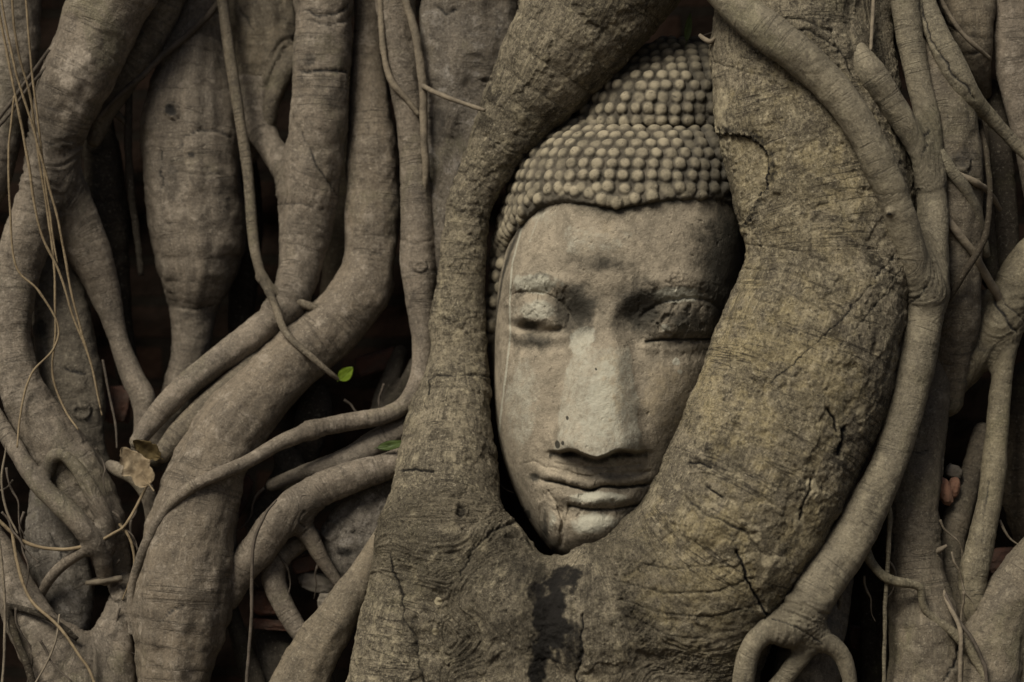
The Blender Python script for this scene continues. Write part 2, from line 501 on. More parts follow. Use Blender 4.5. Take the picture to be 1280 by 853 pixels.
    d += 0.10 * np.minimum(rr, 0.05) * noise3(np.stack([S / 0.22, T / 0.034, np.full(n, seed * 4.7)], 1), seed + 91) * (0.5 if fine else 1.0)
    d += plate_mm * 0.001 * (plate - 0.5) * np.minimum(rr / 0.03, 1.0)
    rg = noise3(np.stack([S / 0.02, T / 0.09, np.full(n, seed * 2.3)], 1), seed + 21)
    d -= ringg * 0.0011 * np.exp(-(rg / 0.05) ** 2) * sstep(-0.1, 0.3, noise3(co / 0.06 + off, seed + 31)) * np.minimum(rr / 0.025, 1.0)
    if fine:
        d += 0.0008 * fbm(co / 0.0075 + off, 2, seed + 61) + 0.0012 * np.minimum(fbm(co / 0.016 + off, 2, seed + 63), 0.1)
    mark = np.zeros((n, 4), np.float32); mark[:, 3] = plate
    if marks:
        U, V = UV(co)
        wob = fbm(co / 0.02, 3, seed + 41)
        wob2 = fbm(co / 0.006, 2, seed + 43)
        front = sstep(0.25, -0.15, nor[:, 1])
        for mk in marks:
            kind = mk[0]
            if kind == 'crack':                       # polyline, width px, depth mm, darkness
                _, pts, wd, dp, dk = mk
                q = poly_dist(U + wob * 5 + wob2 * 1.5, V + wob[::-1] * 0 + wob2 * 2, pts)
                g = np.exp(-(q / wd) ** 2) * front
                d -= dp * 0.001 * g
                mark[:, 0] = np.maximum(mark[:, 0], dk * g)
            elif kind == 'stain':                     # cx, cy, rx, ry, strength, channel
                _, cx, cy, rx, ry, st, ch = mk
                q = np.hypot((U - cx) / rx, (V - cy) / ry) + wob * 0.45 + wob2 * 0.12
                mark[:, ch] = np.maximum(mark[:, ch], st * sstep(1.15, 0.6, q) * front)
            elif kind == 'rough':                     # cx, cy, rx, ry, mm of pitted relief
                _, cx, cy, rx, ry, mm = mk
                q = np.hypot((U - cx) / rx, (V - cy) / ry) + wob * 0.3
                d += 0.001 * mm * sstep(1.2, 0.6, q) * front * (np.minimum(fbm(co / 0.02 + off, 3, seed + 95), 0.15) + 0.5 * fbm(co / 0.009 + off, 2, seed + 97))
            elif kind == 'bump':                      # cx, cy, rx, ry, height mm
                _, cx, cy, rx, ry, hgt = mk
                q = np.hypot((U - cx) / rx, (V - cy) / ry) + wob * 0.15
                d += 0.001 * hgt * sstep(1.2, 0.2, q) * front
            elif kind == 'knot':                      # raised lip round a scar
                _, cx, cy, rx, ry, hgt = mk
                q = np.hypot((U - cx) / rx, (V - cy) / ry) + wob * 0.12
                d += 0.001 * hgt * (np.exp(-((q - 0.8) / 0.16) ** 2) - 0.9 * np.exp(-((q - 1.06) / 0.07) ** 2)) * front
                mark[:, 0] = np.maximum(mark[:, 0], 0.55 * np.exp(-((q - 1.06) / 0.07) ** 2) * front)
            elif kind == 'scar':                      # outline of a bare, sunken patch with a ragged bark lip
                _, pts, dp = mk
                inside = np.zeros(n, bool)
                Us, Vs = U + 4 * wob + 3 * wob2, V + 4 * wob[::-1] + 5 * wob2
                for (x0, y0), (x1, y1) in zip(pts, pts[1:] + pts[:1]):
                    if y0 == y1: continue
                    inside ^= ((y0 > Vs) != (y1 > Vs)) & (Us < (x1 - x0) * (Vs - y0) / (y1 - y0) + x0)
                q = poly_dist(Us, Vs, pts) * np.where(inside, -1, 1)
                tooth = sstep(-0.25, 0.25, noise3(np.stack([V / 11, U / 30, np.zeros(n)], 1), 77))
                d += front * 0.001 * (-dp * sstep(1.5, -1.5, q) + 0.55 * dp * tooth * np.exp(-((q - 7) / 5) ** 2))
                mark[:, 0] = np.maximum(mark[:, 0], 0.9 * np.exp(-((q - 0.5) / 1.8) ** 2) * front)
                mark[:, 0] = np.maximum(mark[:, 0], 0.6 * (1 - tooth) * np.exp(-((q - 6) / 5) ** 2) * front)
                mark[:, 1] = np.maximum(mark[:, 1], 0.45 * sstep(0, -4, q) * front)
                d -= inside * front * lump * 0.0008 * fbm(co / 0.022 + off, 3, seed + 5)
    co = co + nor * d[:, None]
    bk = np.stack([S + seed * 3.7, T + seed * 1.3, np.full(n, seed * 0.37)], 1)
    low = min(c[np.argmin(c[:, 2])].tolist() for _, _, c in chains)
    b0 = np.array([low[0], low[1], max(low[2], 0.0)])
    names = [p[0] for p in parts]
    if len(set(names)) == 1 and len(names) == 1:
        ob = make_object(name, co, quads, mat, b0, None, bk, mark)
        return tag(ob, label, cat, group)
    nor2 = vnormals(co, quads)
    root = tag(empty(name, b0), label, cat, group)
    fp = np.sort(part[quads], 1)[:, 1]
    for ci, pn in enumerate(names):
        q = quads[fp == ci]
        if len(q) == 0: continue
        used, inv = np.unique(q, return_inverse=True)
        make_object(pn, co[used], inv.reshape(-1, 4), mat, b0, root, bk[used], mark[used], nor2[used])
    return root

def tube(name, pts, mat, parent=None, base=None, sides=8, label=None, cat='root', group=None, wob=0.25):
    """a thin root or fibre: swept along its control rows with a slightly uneven girth"""
    SEED[0] += 1
    seed = SEED[0]
    c = chain_world(pts, 1.6)
    n = len(c)
    tan = np.gradient(c[:, :3], axis=0); tan /= np.linalg.norm(tan, axis=1, keepdims=True) + 1e-9
    up = np.array([0, -1.0, 0])
    nrm = up - tan * (tan @ up)[:, None]; nrm /= np.linalg.norm(nrm, axis=1, keepdims=True) + 1e-9
    bi = np.cross(tan, nrm)
    s = np.concatenate([[0], np.cumsum(np.linalg.norm(np.diff(c[:, :3], axis=0), axis=1))])
    c[:, 0] += 0.0012 * noise3(np.stack([s / 0.05, np.full(n, seed * 1.7), np.zeros(n)], 1), seed)
    c[:, 2] += 0.0008 * noise3(np.stack([s / 0.04, np.full(n, seed * 2.7), np.ones(n)], 1), seed)
    th = np.linspace(0, 2 * np.pi, sides, endpoint=False)
    ring = (np.cos(th)[None, :, None] * nrm[:, None, :] + np.sin(th)[None, :, None] * bi[:, None, :])
    co = (c[:, None, :3] + ring * c[:, 3][:, None, None]).reshape(-1, 3)
    co += ring.reshape(-1, 3) * (np.repeat(c[:, 3], sides) * wob * noise3(co / 0.012, seed + 3))[:, None]
    i = np.arange(n - 1)[:, None] * sides; j = np.arange(sides)[None, :]; j2 = (j + 1) % sides
    quads = np.stack([i + j, i + j2, i + sides + j2, i + sides + j], -1).reshape(-1, 4)
    co = np.vstack([co, c[0, :3], c[-1, :3]])
    e = n * sides
    caps = [[e, (q + 2) % sides, (q + 1) % sides, q] for q in range(0, sides, 2)]
    o = (n - 1) * sides
    caps += [[e + 1, o + q, o + (q + 1) % sides, o + (q + 2) % sides] for q in range(0, sides, 2)]
    quads = np.vstack([quads, np.array(caps)])
    bk = np.stack([np.repeat(s, sides), np.tile(th, n) * np.repeat(c[:, 3], sides), np.zeros(n * sides)], 1)
    bk = np.vstack([bk, bk[0], bk[-1]]) + seed
    mark = np.zeros((len(co), 4), np.float32); mark[:, 3] = 1
    low = c[np.argmin(c[:, 2])]
    if base is None:
        base = low[:3] if parent is None else np.array(parent.location)
    ob = make_object(name, co, quads, mat, base, parent, bk, mark)
    if parent is None: tag(ob, label, cat, group)
    elif label: ob['label'] = label
    return ob

# ------------------------------------------------------------------ the ground and the ruined wall behind the roots
def ground():
    n = 80
    g = np.linspace(-1, 1, n)
    x = np.sign(g) * np.abs(g) ** 3 * 60
    X, Y = np.meshgrid(x, x, indexing='ij')
    co = np.stack([X.ravel(), Y.ravel(), np.zeros(n * n)], 1)
    co[:, 2] = 0.012 * fbm(co / 0.7, 3, 5)
    i = np.arange(n - 1)[:, None] * n + np.arange(n - 1)[None, :]
    quads = np.stack([i, i + n, i + n + 1, i + 1], -1).reshape(-1, 4)
    tag(make_object('ground', co, quads, EARTH), 'dry trodden earth under the roots', None, None, 'structure')

def wall():
    nx, nz = 260, 120
    xs, zs = np.linspace(-2.6, 2.6, nx), np.linspace(-0.05, 2.3, nz)
    X, Z = np.meshgrid(xs, zs, indexing='ij')
    co = np.stack([X.ravel(), np.full(X.size, 0.60), Z.ravel()], 1)
    co[:, 1] += 0.05 * fbm(co / 0.16, 4, 8)
    i = np.arange(nx - 1)[:, None] * nz + np.arange(nz - 1)[None, :]
    quads = np.stack([i, i + nz, i + nz + 1, i + 1], -1).reshape(-1, 4)
    back = co.copy(); back[:, 1] = 0.95
    N = len(co)
    q2 = quads[:, ::-1] + N
    b = [(a * nz + c, (a + 1) * nz + c) for c in (0, nz - 1) for a in range(nx - 1)] + [(a * nz + c, a * nz + c + 1) for a in (0, nx - 1) for c in range(nz - 1)]
    q3 = np.array([[p, q, q + N, p + N] for p, q in b])
    base = np.array([0, 0.8, 0.0])
    tag(make_object('brick_wall', np.vstack([co, back]), np.vstack([quads, q2, q3]), BRICK, base), 'crumbling red brick wall coloured almost black as shade in the gaps behind all the roots', 'wall')
ground(); wall()

# ------------------------------------------------------------------ the stone head
HD = 0.010       # the whole head sits this far back
def curve(xy):
    x = [a for a, _ in xy]; y = [b for _, b in xy]
    x = np.array(x, float); y = np.array(y, float)
    # monotone-ish cubic through the table
    m = np.gradient(y, x)
    def f(v):
        v = np.clip(v, x[0], x[-1])
        i = np.clip(np.searchsorted(x, v) - 1, 0, len(x) - 2)
        h = x[i + 1] - x[i]; t = (v - x[i]) / h
        return ((2 * t ** 3 - 3 * t ** 2 + 1) * y[i] + (t ** 3 - 2 * t ** 2 + t) * h * m[i] + (-2 * t ** 3 + 3 * t ** 2) * y[i + 1] + (t ** 3 - t ** 2) * h * m[i + 1])
    return f

def ell(U, V, cx, cy, rx, ry, rot=0.0):
    c, s = math.cos(math.radians(rot)), math.sin(math.radians(rot))
    x, y = U - cx, V - cy
    return np.hypot((x * c + y * s) / rx, (-x * s + y * c) / ry)

def head_points(U, V, d):
    k = SC * (DIST + d * 0.001) / DIST
    return np.stack([(U - 640) * k, d * 0.001, ZC + (426.5 - V) * k], -1)

def grid_quads(nu, nv):
    i = np.arange(nv - 1)[:, None] * nu + np.arange(nu - 1)[None, :]
    return np.stack([i, i + nu, i + nu + 1, i + 1], -1).reshape(-1, 4)

def build_head():
    base = np.array([0.09, 0.15, ZC + (426.5 - 706) * SC])
    root = tag(empty('buddha_statue', base), 'weathered sandstone head with rows of hair curls held in the roots', 'statue')
    # ---- face
    xl = curve([(200, 668), (255, 652), (300, 636), (350, 624), (400, 619.5), (450, 618), (500, 618), (540, 622), (580, 631), (620, 646), (650, 661), (675, 678), (690, 692), (700, 708), (706, 722)])
    xr = curve([(200, 925), (255, 932), (300, 934), (350, 932), (400, 924), (450, 911), (500, 896), (540, 882), (580, 864), (620, 843), (650, 822), (675, 797), (690, 776), (700, 758), (706, 740)])
    fr = curve([(200, 20), (255, 4), (300, -8), (340, -12), (375, -9), (400, -4), (450, -7), (500, -10), (550, -12), (600, -15), (640, -17), (665, -14), (680, -4), (692, 14), (700, 34), (706, 70)])
    nu, nb, nv = 560, 60, 460
    vrow = np.linspace(205, 706, nv)
    ph = np.concatenate([np.linspace(-math.pi / 2, math.pi / 2, nu), np.linspace(math.pi / 2, 1.5 * math.pi, nb)[1:-1]])
    PH, V = np.meshgrid(ph, vrow)
    a = (xr(V) - xl(V)) / 2; xc = (xr(V) + xl(V)) / 2
    u = np.sin(PH)
    D0 = 150.0
    U = xc + a * u
    p = 2.35
    prof = np.power(np.maximum(1 - np.abs(u) ** p, 0), 1 / p)
    front = np.cos(PH) >= -1e-6
    d = np.where(front, D0 - (D0 - fr(V)) * prof, D0 + 120 * prof)
    U, V, d = U.ravel(), V.ravel(), d.ravel()
    e = np.zeros(len(U))                          # relief towards the viewer, mm
    q3 = np.stack([U * 0.001, V * 0.001, d * 0.001], 1)
    w1 = fbm(q3 / 0.012, 3, 301); w2 = fbm(q3 / 0.035, 3, 303); w3 = fbm(q3 / 0.005, 2, 305)
    Uw, Vw = U + 1.6 * w1, V + 1.6 * w2
    # brow and eye hollows
    e += 4.5 * np.exp(-(poly_dist(U, V, [(628, 372), (640, 354), (660, 345), (685, 347), (712, 362), (738, 384)]) / 11) ** 2)
    e += 4.5 * np.exp(-(poly_dist(U, V, [(772, 386), (795, 366), (822, 352), (855, 348), (885, 356), (908, 378)]) / 12) ** 2)
    e -= 11 * np.exp(-(ell(U, V, 712, 392, 27, 28) ** 2))
    e -= 10 * np.exp(-(ell(U, V, 797, 394, 27, 28) ** 2))
    e -= 8 * np.exp(-(ell(U, V, 662, 428, 40, 15) ** 2))
    e -= 8 * np.exp(-(ell(U, V, 852, 436, 46, 14) ** 2))
    e -= 4 * np.exp(-(ell(U, V, 668, 365, 34, 8) ** 2))
    # upper lids: swollen almond bodies with a crease above
    q = ell(U + 3 * w1, V + 3 * w1, 669, 394, 42, 28, 12)
    e += 11 * np.clip(1 - q ** 2, 0, 1) ** 0.7 * sstep(411, 397, V + 1.2 * w1 - 0.1 * (U - 667) - 5 * ((U - 667) / 40) ** 2)
    e -= 3.0 * np.exp(-((q - 1.04) / 0.07) ** 2) * sstep(402, 388, V)
    q = ell(U + 3.5 * w1 + 3 * w2, V + 3 * w1, 853, 402, 50, 28, -4)
    e += 10 * np.clip(1 - q ** 2, 0, 1) ** 0.75 * sstep(431, 413, V + 1.5 * w1) * (1 + 0.25 * w2)
    e -= 3.0 * np.exp(-((q - 1.04) / 0.07) ** 2) * sstep(408, 392, V)
    e -= 3 * np.exp(-(ell(Uw, Vw, 670, 412, 30, 5.5, 6) ** 2))
    # lower lids, slits and the worn hollow in the eye on the lit side
    e += 4.5 * np.exp(-(poly_dist(Uw, Vw, [(636, 414), (655, 425), (680, 428), (704, 420)]) / 6.5) ** 2)
    e += 4.5 * np.exp(-(poly_dist(Uw, Vw, [(808, 434), (840, 437), (875, 435), (900, 430)]) / 7) ** 2)
    e -= 3.0 * np.exp(-(poly_dist(Uw, Vw, [(638, 406), (655, 412), (678, 416), (700, 412)]) / 4) ** 2) * (1 + 0.6 * w2)
    e -= 5.0 * (1 + 0.5 * w2) * np.exp(-(poly_dist(U + 2.5 * w1, V + 2.5 * w1, [(808, 428), (825, 424), (850, 424), (880, 425), (900, 422)]) / 2.2) ** 2)
    e -= 8 * np.exp(-(ell(U + 2 * w1, V + 2 * w1, 662, 409, 12, 6.5, 10) ** 2))
    e += 3.5 * np.exp(-(ell(Uw, Vw, 690, 409, 12, 6) ** 2)) + 2.5 * np.exp(-(ell(Uw, Vw, 643, 409, 6, 5) ** 2))
    e += 3.5 * np.exp(-(ell(Uw, Vw, 848, 408, 9, 7) ** 2))
    # nose
    nh = curve([(366, 0), (385, 4), (405, 11), (430, 20), (470, 32), (510, 41), (545, 48), (560, 50), (580, 50)])
    nw = curve([(366, 18), (385, 21), (405, 28), (430, 38), (470, 48), (510, 54), (545, 59), (560, 61), (580, 62)])
    nc = curve([(366, 757), (420, 754), (480, 750), (540, 748), (580, 748)])
    t = (U - nc(V)) / nw(V) + 0.02 * w2
    at = np.abs(t)
    nprof = curve([(0, 1.0), (0.2, 0.99), (0.36, 0.945), (0.5, 0.84), (0.64, 0.64), (0.8, 0.36), (0.93, 0.13), (1.05, 0.03), (1.2, 0.0)])
    gsh = nprof(at)
    wing = 9 * np.exp(-(ell(U, V, 703, 550, 17, 18) ** 2)) + 9 * np.exp(-(ell(U, V, 794, 550, 17, 18) ** 2))
    bot = 567 + 6.5 * np.exp(-((U - 745) / 17) ** 2) - 2.2 * np.exp(-((U - 716) / 10) ** 2) - 2.2 * np.exp(-((U - 775) / 12) ** 2) - 2.5 * at + 0.8 * w1
    under = sstep(bot + 2.5, bot - 3.0, V)
    e += (nh(V) * gsh * sstep(366, 400, V) + wing * (at < 1.25)) * under
    e -= 10 * np.exp(-(ell(U, V, 713, 566, 9, 5) ** 2)) + 8 * np.exp(-(ell(U, V, 779, 567, 13, 4) ** 2))
    # cheeks, the fold from the nose, mouth
    e += 5 * np.exp(-(ell(U, V, 655, 505, 38, 60) ** 2)) + 6 * np.exp(-(ell(U, V, 850, 500, 42, 60) ** 2))
    e -= 4 * np.exp(-(ell(U, V, 684, 580, 13, 20, 15) ** 2))
    muz = np.exp(-(ell(U, V, 738, 606, 66, 34) ** 2))
    e += 9 * muz
    lipc = curve([(660, 597), (675, 600), (700, 604), (722, 610), (738, 613), (752, 609), (780, 609), (812, 606), (830, 604)])
    vl = V - lipc(U) - 0.9 * w1
    span = sstep(664, 690, U) * sstep(824, 800, U)
    e += 6.5 * span * np.exp(-((vl + 8) / 6.5) ** 2)                      # upper lip
    e -= 2.2 * span * np.exp(-((vl + 17) / 2.0) ** 2)
    e += 9.5 * sstep(682, 706, U) * sstep(806, 786, U) * np.exp(-((vl - 14) / 9.5) ** 2)   # lower lip
    e -= 7.0 * span * np.exp(-(vl / 2.0) ** 2)
    e -= 7.5 * np.exp(-(ell(Uw, Vw, 671, 596, 9, 7, 30) ** 2))                # mouth corner hollow
    chl = poly_dist(Uw, Vw, [(712, 632), (735, 637), (765, 637), (796, 632)])
    e -= 5.0 * np.exp(-(chl / 2.4) ** 2)
    e -= 3.0 * np.exp(-(ell(U, V, 750, 640, 40, 8) ** 2))
    e += 13 * np.exp(-(ell(U, V, 736, 664, 44, 26) ** 2))
    # broken chin: a loose lump and its cracks
    q = ell(Uw, Vw, 690, 656, 13, 29, -8)
    e += 3.2 * np.sqrt(np.clip(1 - q ** 2, 0, 1)) * (1 + 0.5 * w1)
    e -= 3.2 * np.exp(-((q - 1.1) / 0.13) ** 2) * sstep(625, 640, V)
    e -= 4.0 * np.exp(-(poly_dist(Uw, Vw, [(686, 615), (697, 630), (703, 650), (700, 680)]) / 2.2) ** 2)
    e -= 3.0 * np.exp(-(poly_dist(Uw, Vw, [(712, 634), (708, 650), (701, 664)]) / 2.2) ** 2)
    e -= 2.5 * np.exp(-(poly_dist(Uw, Vw, [(690, 590), (715, 593), (745, 597), (775, 595), (812, 590)]) / 1.5) ** 2)
    e -= 1.8 * np.exp(-(poly_dist(Uw, Vw, [(694, 579), (720, 583), (760, 584), (800, 580)]) / 1.5) ** 2)
    e -= 1.5 * np.exp(-(poly_dist(Uw, Vw, [(657, 580), (668, 578), (680, 583)]) / 1.6) ** 2)
    # flaked plaster over the brow on the lit side and a shelf under the hairline
    q = ell(Uw, Vw, 664, 352, 36, 11, -6) + 0.18 * w2
    e += 2.0 * sstep(1.25, 0.7, q + 0.25 * w1)
    q = ell(Uw, Vw, 843, 366, 36, 11, 0) + 0.2 * w2
    e += 2.4 * sstep(1.3, 0.6, q + 0.3 * w1 + 0.3 * w2)
    hl = curve([(610, 470), (628, 345), (645, 292), (660, 266), (690, 246), (730, 249), (770, 257), (810, 249), (860, 243), (905, 246), (940, 262)])
    hv = V - hl(U)
    e += 1.2 * np.exp(-((hv - 8) / 7) ** 2) * sstep(680, 720, U)
    e -= 10 * sstep(1.0, -9.0, hv + 2.0 * w1)
    e += 0.5 * sstep(30, 0, hv)
    e += 9 * np.exp(-(ell(U, V, 818, 520, 24, 62) ** 2)) + 4 * np.exp(-(ell(U, V, 680, 520, 18, 60) ** 2))
    chip = fbm(q3 / 0.017, 3, 331)
    worn = np.exp(-(ell(U, V, 853, 395, 58, 42) ** 2)) + 0.75 * np.exp(-(ell(U, V, 672, 372, 48, 34) ** 2)) + 0.6 * np.exp(-(ell(U, V, 735, 622, 74, 32) ** 2))
    e -= 4.2 * worn * sstep(0.12, 0.34, chip)
    e += 2.2 * worn * np.clip(fbm(q3 / 0.026, 2, 333), -1, 1)
    # wear
    eyes = np.exp(-(ell(U, V, 672, 395, 50, 38) ** 2)) + np.exp(-(ell(U, V, 850, 400, 60, 40) ** 2)) + 0.8 * np.exp(-(ell(U, V, 730, 620, 80, 40) ** 2))
    e += 1.5 * fbm(q3 / 0.055, 3, 311) + (0.55 + 1.0 * eyes) * w1 + (0.25 + 0.3 * eyes) * w3
    pits = fbm(q3 / 0.009, 2, 321)
    e -= 1.4 * sstep(0.62, 0.85, pits)
    facing = np.clip(np.cos(PH.ravel()) * 2.5, 0, 1)
    dd = d - e * facing
    co = head_points(U, V, dd + HD * 1000)
    # marks
    M = np.zeros((len(U), 4), np.float32); M[:, 3] = 1
    def put(ch, val): M[:, ch] = np.maximum(M[:, ch], val)
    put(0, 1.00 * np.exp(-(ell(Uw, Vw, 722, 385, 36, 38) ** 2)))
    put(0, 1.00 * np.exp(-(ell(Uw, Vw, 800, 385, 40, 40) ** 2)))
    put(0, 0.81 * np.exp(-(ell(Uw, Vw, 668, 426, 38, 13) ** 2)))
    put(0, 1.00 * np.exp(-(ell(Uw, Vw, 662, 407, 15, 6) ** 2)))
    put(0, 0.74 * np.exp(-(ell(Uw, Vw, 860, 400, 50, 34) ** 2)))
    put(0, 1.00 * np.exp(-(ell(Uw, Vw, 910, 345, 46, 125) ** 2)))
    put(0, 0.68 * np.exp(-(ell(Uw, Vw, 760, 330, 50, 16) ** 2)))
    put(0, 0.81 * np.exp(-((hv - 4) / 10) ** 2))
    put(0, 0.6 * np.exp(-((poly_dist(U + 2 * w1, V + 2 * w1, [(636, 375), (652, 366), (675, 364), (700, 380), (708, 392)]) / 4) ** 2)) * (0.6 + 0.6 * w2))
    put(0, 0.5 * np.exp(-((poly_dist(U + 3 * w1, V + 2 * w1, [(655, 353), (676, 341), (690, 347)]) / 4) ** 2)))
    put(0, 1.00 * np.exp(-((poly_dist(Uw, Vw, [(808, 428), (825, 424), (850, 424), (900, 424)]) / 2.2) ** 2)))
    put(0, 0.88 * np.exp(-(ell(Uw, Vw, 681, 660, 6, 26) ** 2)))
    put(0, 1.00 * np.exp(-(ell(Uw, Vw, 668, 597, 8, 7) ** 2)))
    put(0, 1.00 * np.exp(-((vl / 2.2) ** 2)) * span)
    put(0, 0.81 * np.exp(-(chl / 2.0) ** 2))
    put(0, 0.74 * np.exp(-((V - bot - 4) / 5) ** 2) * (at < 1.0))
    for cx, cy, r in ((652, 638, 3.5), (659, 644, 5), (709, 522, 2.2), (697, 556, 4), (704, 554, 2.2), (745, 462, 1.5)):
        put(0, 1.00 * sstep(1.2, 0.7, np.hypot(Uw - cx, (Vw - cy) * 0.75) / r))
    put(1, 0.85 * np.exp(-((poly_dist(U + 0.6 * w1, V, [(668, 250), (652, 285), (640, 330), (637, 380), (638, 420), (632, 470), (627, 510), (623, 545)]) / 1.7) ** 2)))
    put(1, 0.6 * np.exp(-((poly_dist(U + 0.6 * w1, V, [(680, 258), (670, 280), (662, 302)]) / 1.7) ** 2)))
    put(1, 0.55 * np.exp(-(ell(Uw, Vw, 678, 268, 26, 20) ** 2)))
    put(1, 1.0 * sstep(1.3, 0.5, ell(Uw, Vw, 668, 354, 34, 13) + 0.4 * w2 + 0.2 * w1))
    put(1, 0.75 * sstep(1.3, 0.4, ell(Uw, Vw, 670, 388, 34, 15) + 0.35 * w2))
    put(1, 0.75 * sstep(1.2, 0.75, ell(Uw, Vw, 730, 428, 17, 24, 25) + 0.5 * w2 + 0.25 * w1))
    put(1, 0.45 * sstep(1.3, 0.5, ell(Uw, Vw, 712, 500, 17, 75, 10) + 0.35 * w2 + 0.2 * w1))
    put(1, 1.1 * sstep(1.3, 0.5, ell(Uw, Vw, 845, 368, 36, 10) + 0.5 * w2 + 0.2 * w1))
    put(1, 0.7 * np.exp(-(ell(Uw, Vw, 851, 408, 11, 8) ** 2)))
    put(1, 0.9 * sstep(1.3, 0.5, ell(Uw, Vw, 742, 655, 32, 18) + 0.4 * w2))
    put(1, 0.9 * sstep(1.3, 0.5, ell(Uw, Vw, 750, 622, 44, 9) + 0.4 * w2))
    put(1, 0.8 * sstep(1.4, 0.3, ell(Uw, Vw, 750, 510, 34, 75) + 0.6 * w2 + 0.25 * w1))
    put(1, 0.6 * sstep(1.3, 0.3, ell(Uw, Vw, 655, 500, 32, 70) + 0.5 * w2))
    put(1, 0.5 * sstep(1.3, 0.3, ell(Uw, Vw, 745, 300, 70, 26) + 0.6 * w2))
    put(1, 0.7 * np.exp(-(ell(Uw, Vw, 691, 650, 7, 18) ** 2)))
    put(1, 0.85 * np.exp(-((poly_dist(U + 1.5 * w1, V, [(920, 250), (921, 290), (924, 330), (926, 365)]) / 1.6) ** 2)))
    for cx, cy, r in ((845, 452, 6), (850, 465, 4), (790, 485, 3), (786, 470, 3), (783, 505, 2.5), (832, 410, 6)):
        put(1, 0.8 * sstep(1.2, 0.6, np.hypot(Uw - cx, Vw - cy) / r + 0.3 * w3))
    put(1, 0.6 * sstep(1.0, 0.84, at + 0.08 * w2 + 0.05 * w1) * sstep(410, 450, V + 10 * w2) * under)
    put(2, 0.55 * sstep(1.35, 0.3, ell(U, V, 762, 490, 34, 80) + 0.4 * w2))
    put(2, 0.5 * sstep(1.25, 0.4, ell(U, V, 835, 500, 45, 60) + 0.25 * w2))
    put(2, 0.3 * sstep(1.2, 0.4, ell(U, V, 770, 300, 90, 40) + 0.25 * w2))
    nrow = len(ph)
    i = np.arange(nv - 1)[:, None] * nrow; j = np.arange(nrow)[None, :]; j2 = (j + 1) % nrow
    quads = np.stack([i + j, i + nrow + j, i + nrow + j2, i + j2], -1).reshape(-1, 4)
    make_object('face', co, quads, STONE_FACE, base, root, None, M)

    # ---- hair: cap and topknot, each one carved surface with rows of curls
    def hair(name, tab, D0, pw, rowstep, side_only_below=None):
        hxl = curve([(v, a) for v, a, b, c in tab]); hxr = curve([(v, b) for v, a, b, c in tab]); hf = curve([(v, c) for v, a, b, c in tab])
        v0, v1 = tab[0][0], tab[-1][0]
        fine = np.linspace(v0, v1, 1500)
        ds = np.hypot(np.gradient(fine), np.clip(np.gradient(hf(fine)), -9, 9)); s = np.cumsum(ds) - ds[0]
        nv = int(s[-1] / 1.35)
        vr = np.interp(np.linspace(0, s[-1], nv), s, fine)
        nu, nb = 460, 50
        ph = np.concatenate([np.linspace(-math.pi / 2, math.pi / 2, nu), np.linspace(math.pi / 2, 1.5 * math.pi, nb)[1:-1]])
        def surf(PH, V):
            a = (hxr(V) - hxl(V)) / 2; xc = (hxr(V) + hxl(V)) / 2
            u = np.sin(PH); prof = np.power(np.maximum(1 - np.abs(u) ** pw, 0), 1 / pw)
            dd = np.where(np.cos(PH) >= -1e-6, D0 - (D0 - hf(V)) * prof, D0 + np.maximum(120, 0) * prof * np.clip(a / 120, 0, 1))
            return np.stack([xc + a * u, V, dd], -1)
        PH, V = np.meshgrid(ph, vr)
        pts = surf(PH, V)
        # curl centres
        rng = random.Random(11)
        cs = []
        ns = int(s[-1] / rowstep)
        for r in range(ns + 1):
            v = float(np.interp((r + 0.55) * rowstep, s, fine))
            arc = np.linspace(-math.pi / 2, math.pi / 2, 700)
            line = surf(arc, np.full(700, v))
            L = np.concatenate([[0], np.cumsum(np.linalg.norm(np.diff(line, axis=0), axis=1))])
            step = rowstep * 1.10
            k = int(L[-1] / step)
            for m in range(k + 1):
                l = (m + (0.5 if r % 2 else 0.0) + rng.uniform(-0.12, 0.12)) * step
                if l > L[-1]: continue
                pt = np.array([np.interp(l, L, line[:, q]) for q in range(3)])
                pt[1] += rng.uniform(-1.3, 1.3)
                if side_only_below and pt[1] > side_only_below(pt[0]) - 3: continue
                cs.append((pt, rng.uniform(0.52, 0.62) * rowstep, (rng.uniform(0.6, 1.0) if rng.random() > 0.1 else rng.uniform(0.15, 0.4))))
        if side_only_below:      # the row of larger curls that edges the brow
            for m, (cx, cy) in enumerate([(668, 240), (686, 233), (703, 236), (720, 236), (737, 238), (753, 246), (771, 250), (793, 245), (814, 242), (836, 238), (857, 240), (877, 242), (897, 240), (915, 246)]):
                best = None
                for f in np.linspace(-1.5, 1.5, 400):
                    z = surf(np.array([f]), np.array([float(cy)]))[0]
                    if best is None or abs(z[0] - cx) < abs(best[0] - cx): best = z
                best[1] += 3.5; cs.append((best, 9.2 + rng.uniform(-0.6, 1.0), [0.8, .5, .35, .9, .5, .8, 1, .85, .95, .35, .5, .8, .4, .3][m]))
        flat = pts.reshape(-1, 3)
        q3 = flat * 0.001
        shape = pts.shape[:2]
        du = np.gradient(pts, axis=1); dv = np.gradient(pts, axis=0)
        nor = np.cross(dv, du); nor /= np.linalg.norm(nor, axis=-1, keepdims=True) + 1e-9
        nor = nor.reshape(-1, 3)
        flip = (nor[:, 2] > 0) & (np.cos(PH.ravel()) > 0.05)
        if flip.mean() > 0.25: nor = -nor
        wob = fbm(q3 / 0.007, 2, 401)
        H = np.zeros(len(flat)); Mk = np.zeros((len(flat), 4), np.float32); Mk[:, 3] = 1
        worn = np.clip(0.95 + 0.35 * fbm(q3 / 0.05, 2, 407), 0.45, 1.1)
        grid_idx = np.arange(len(flat)).reshape(shape)
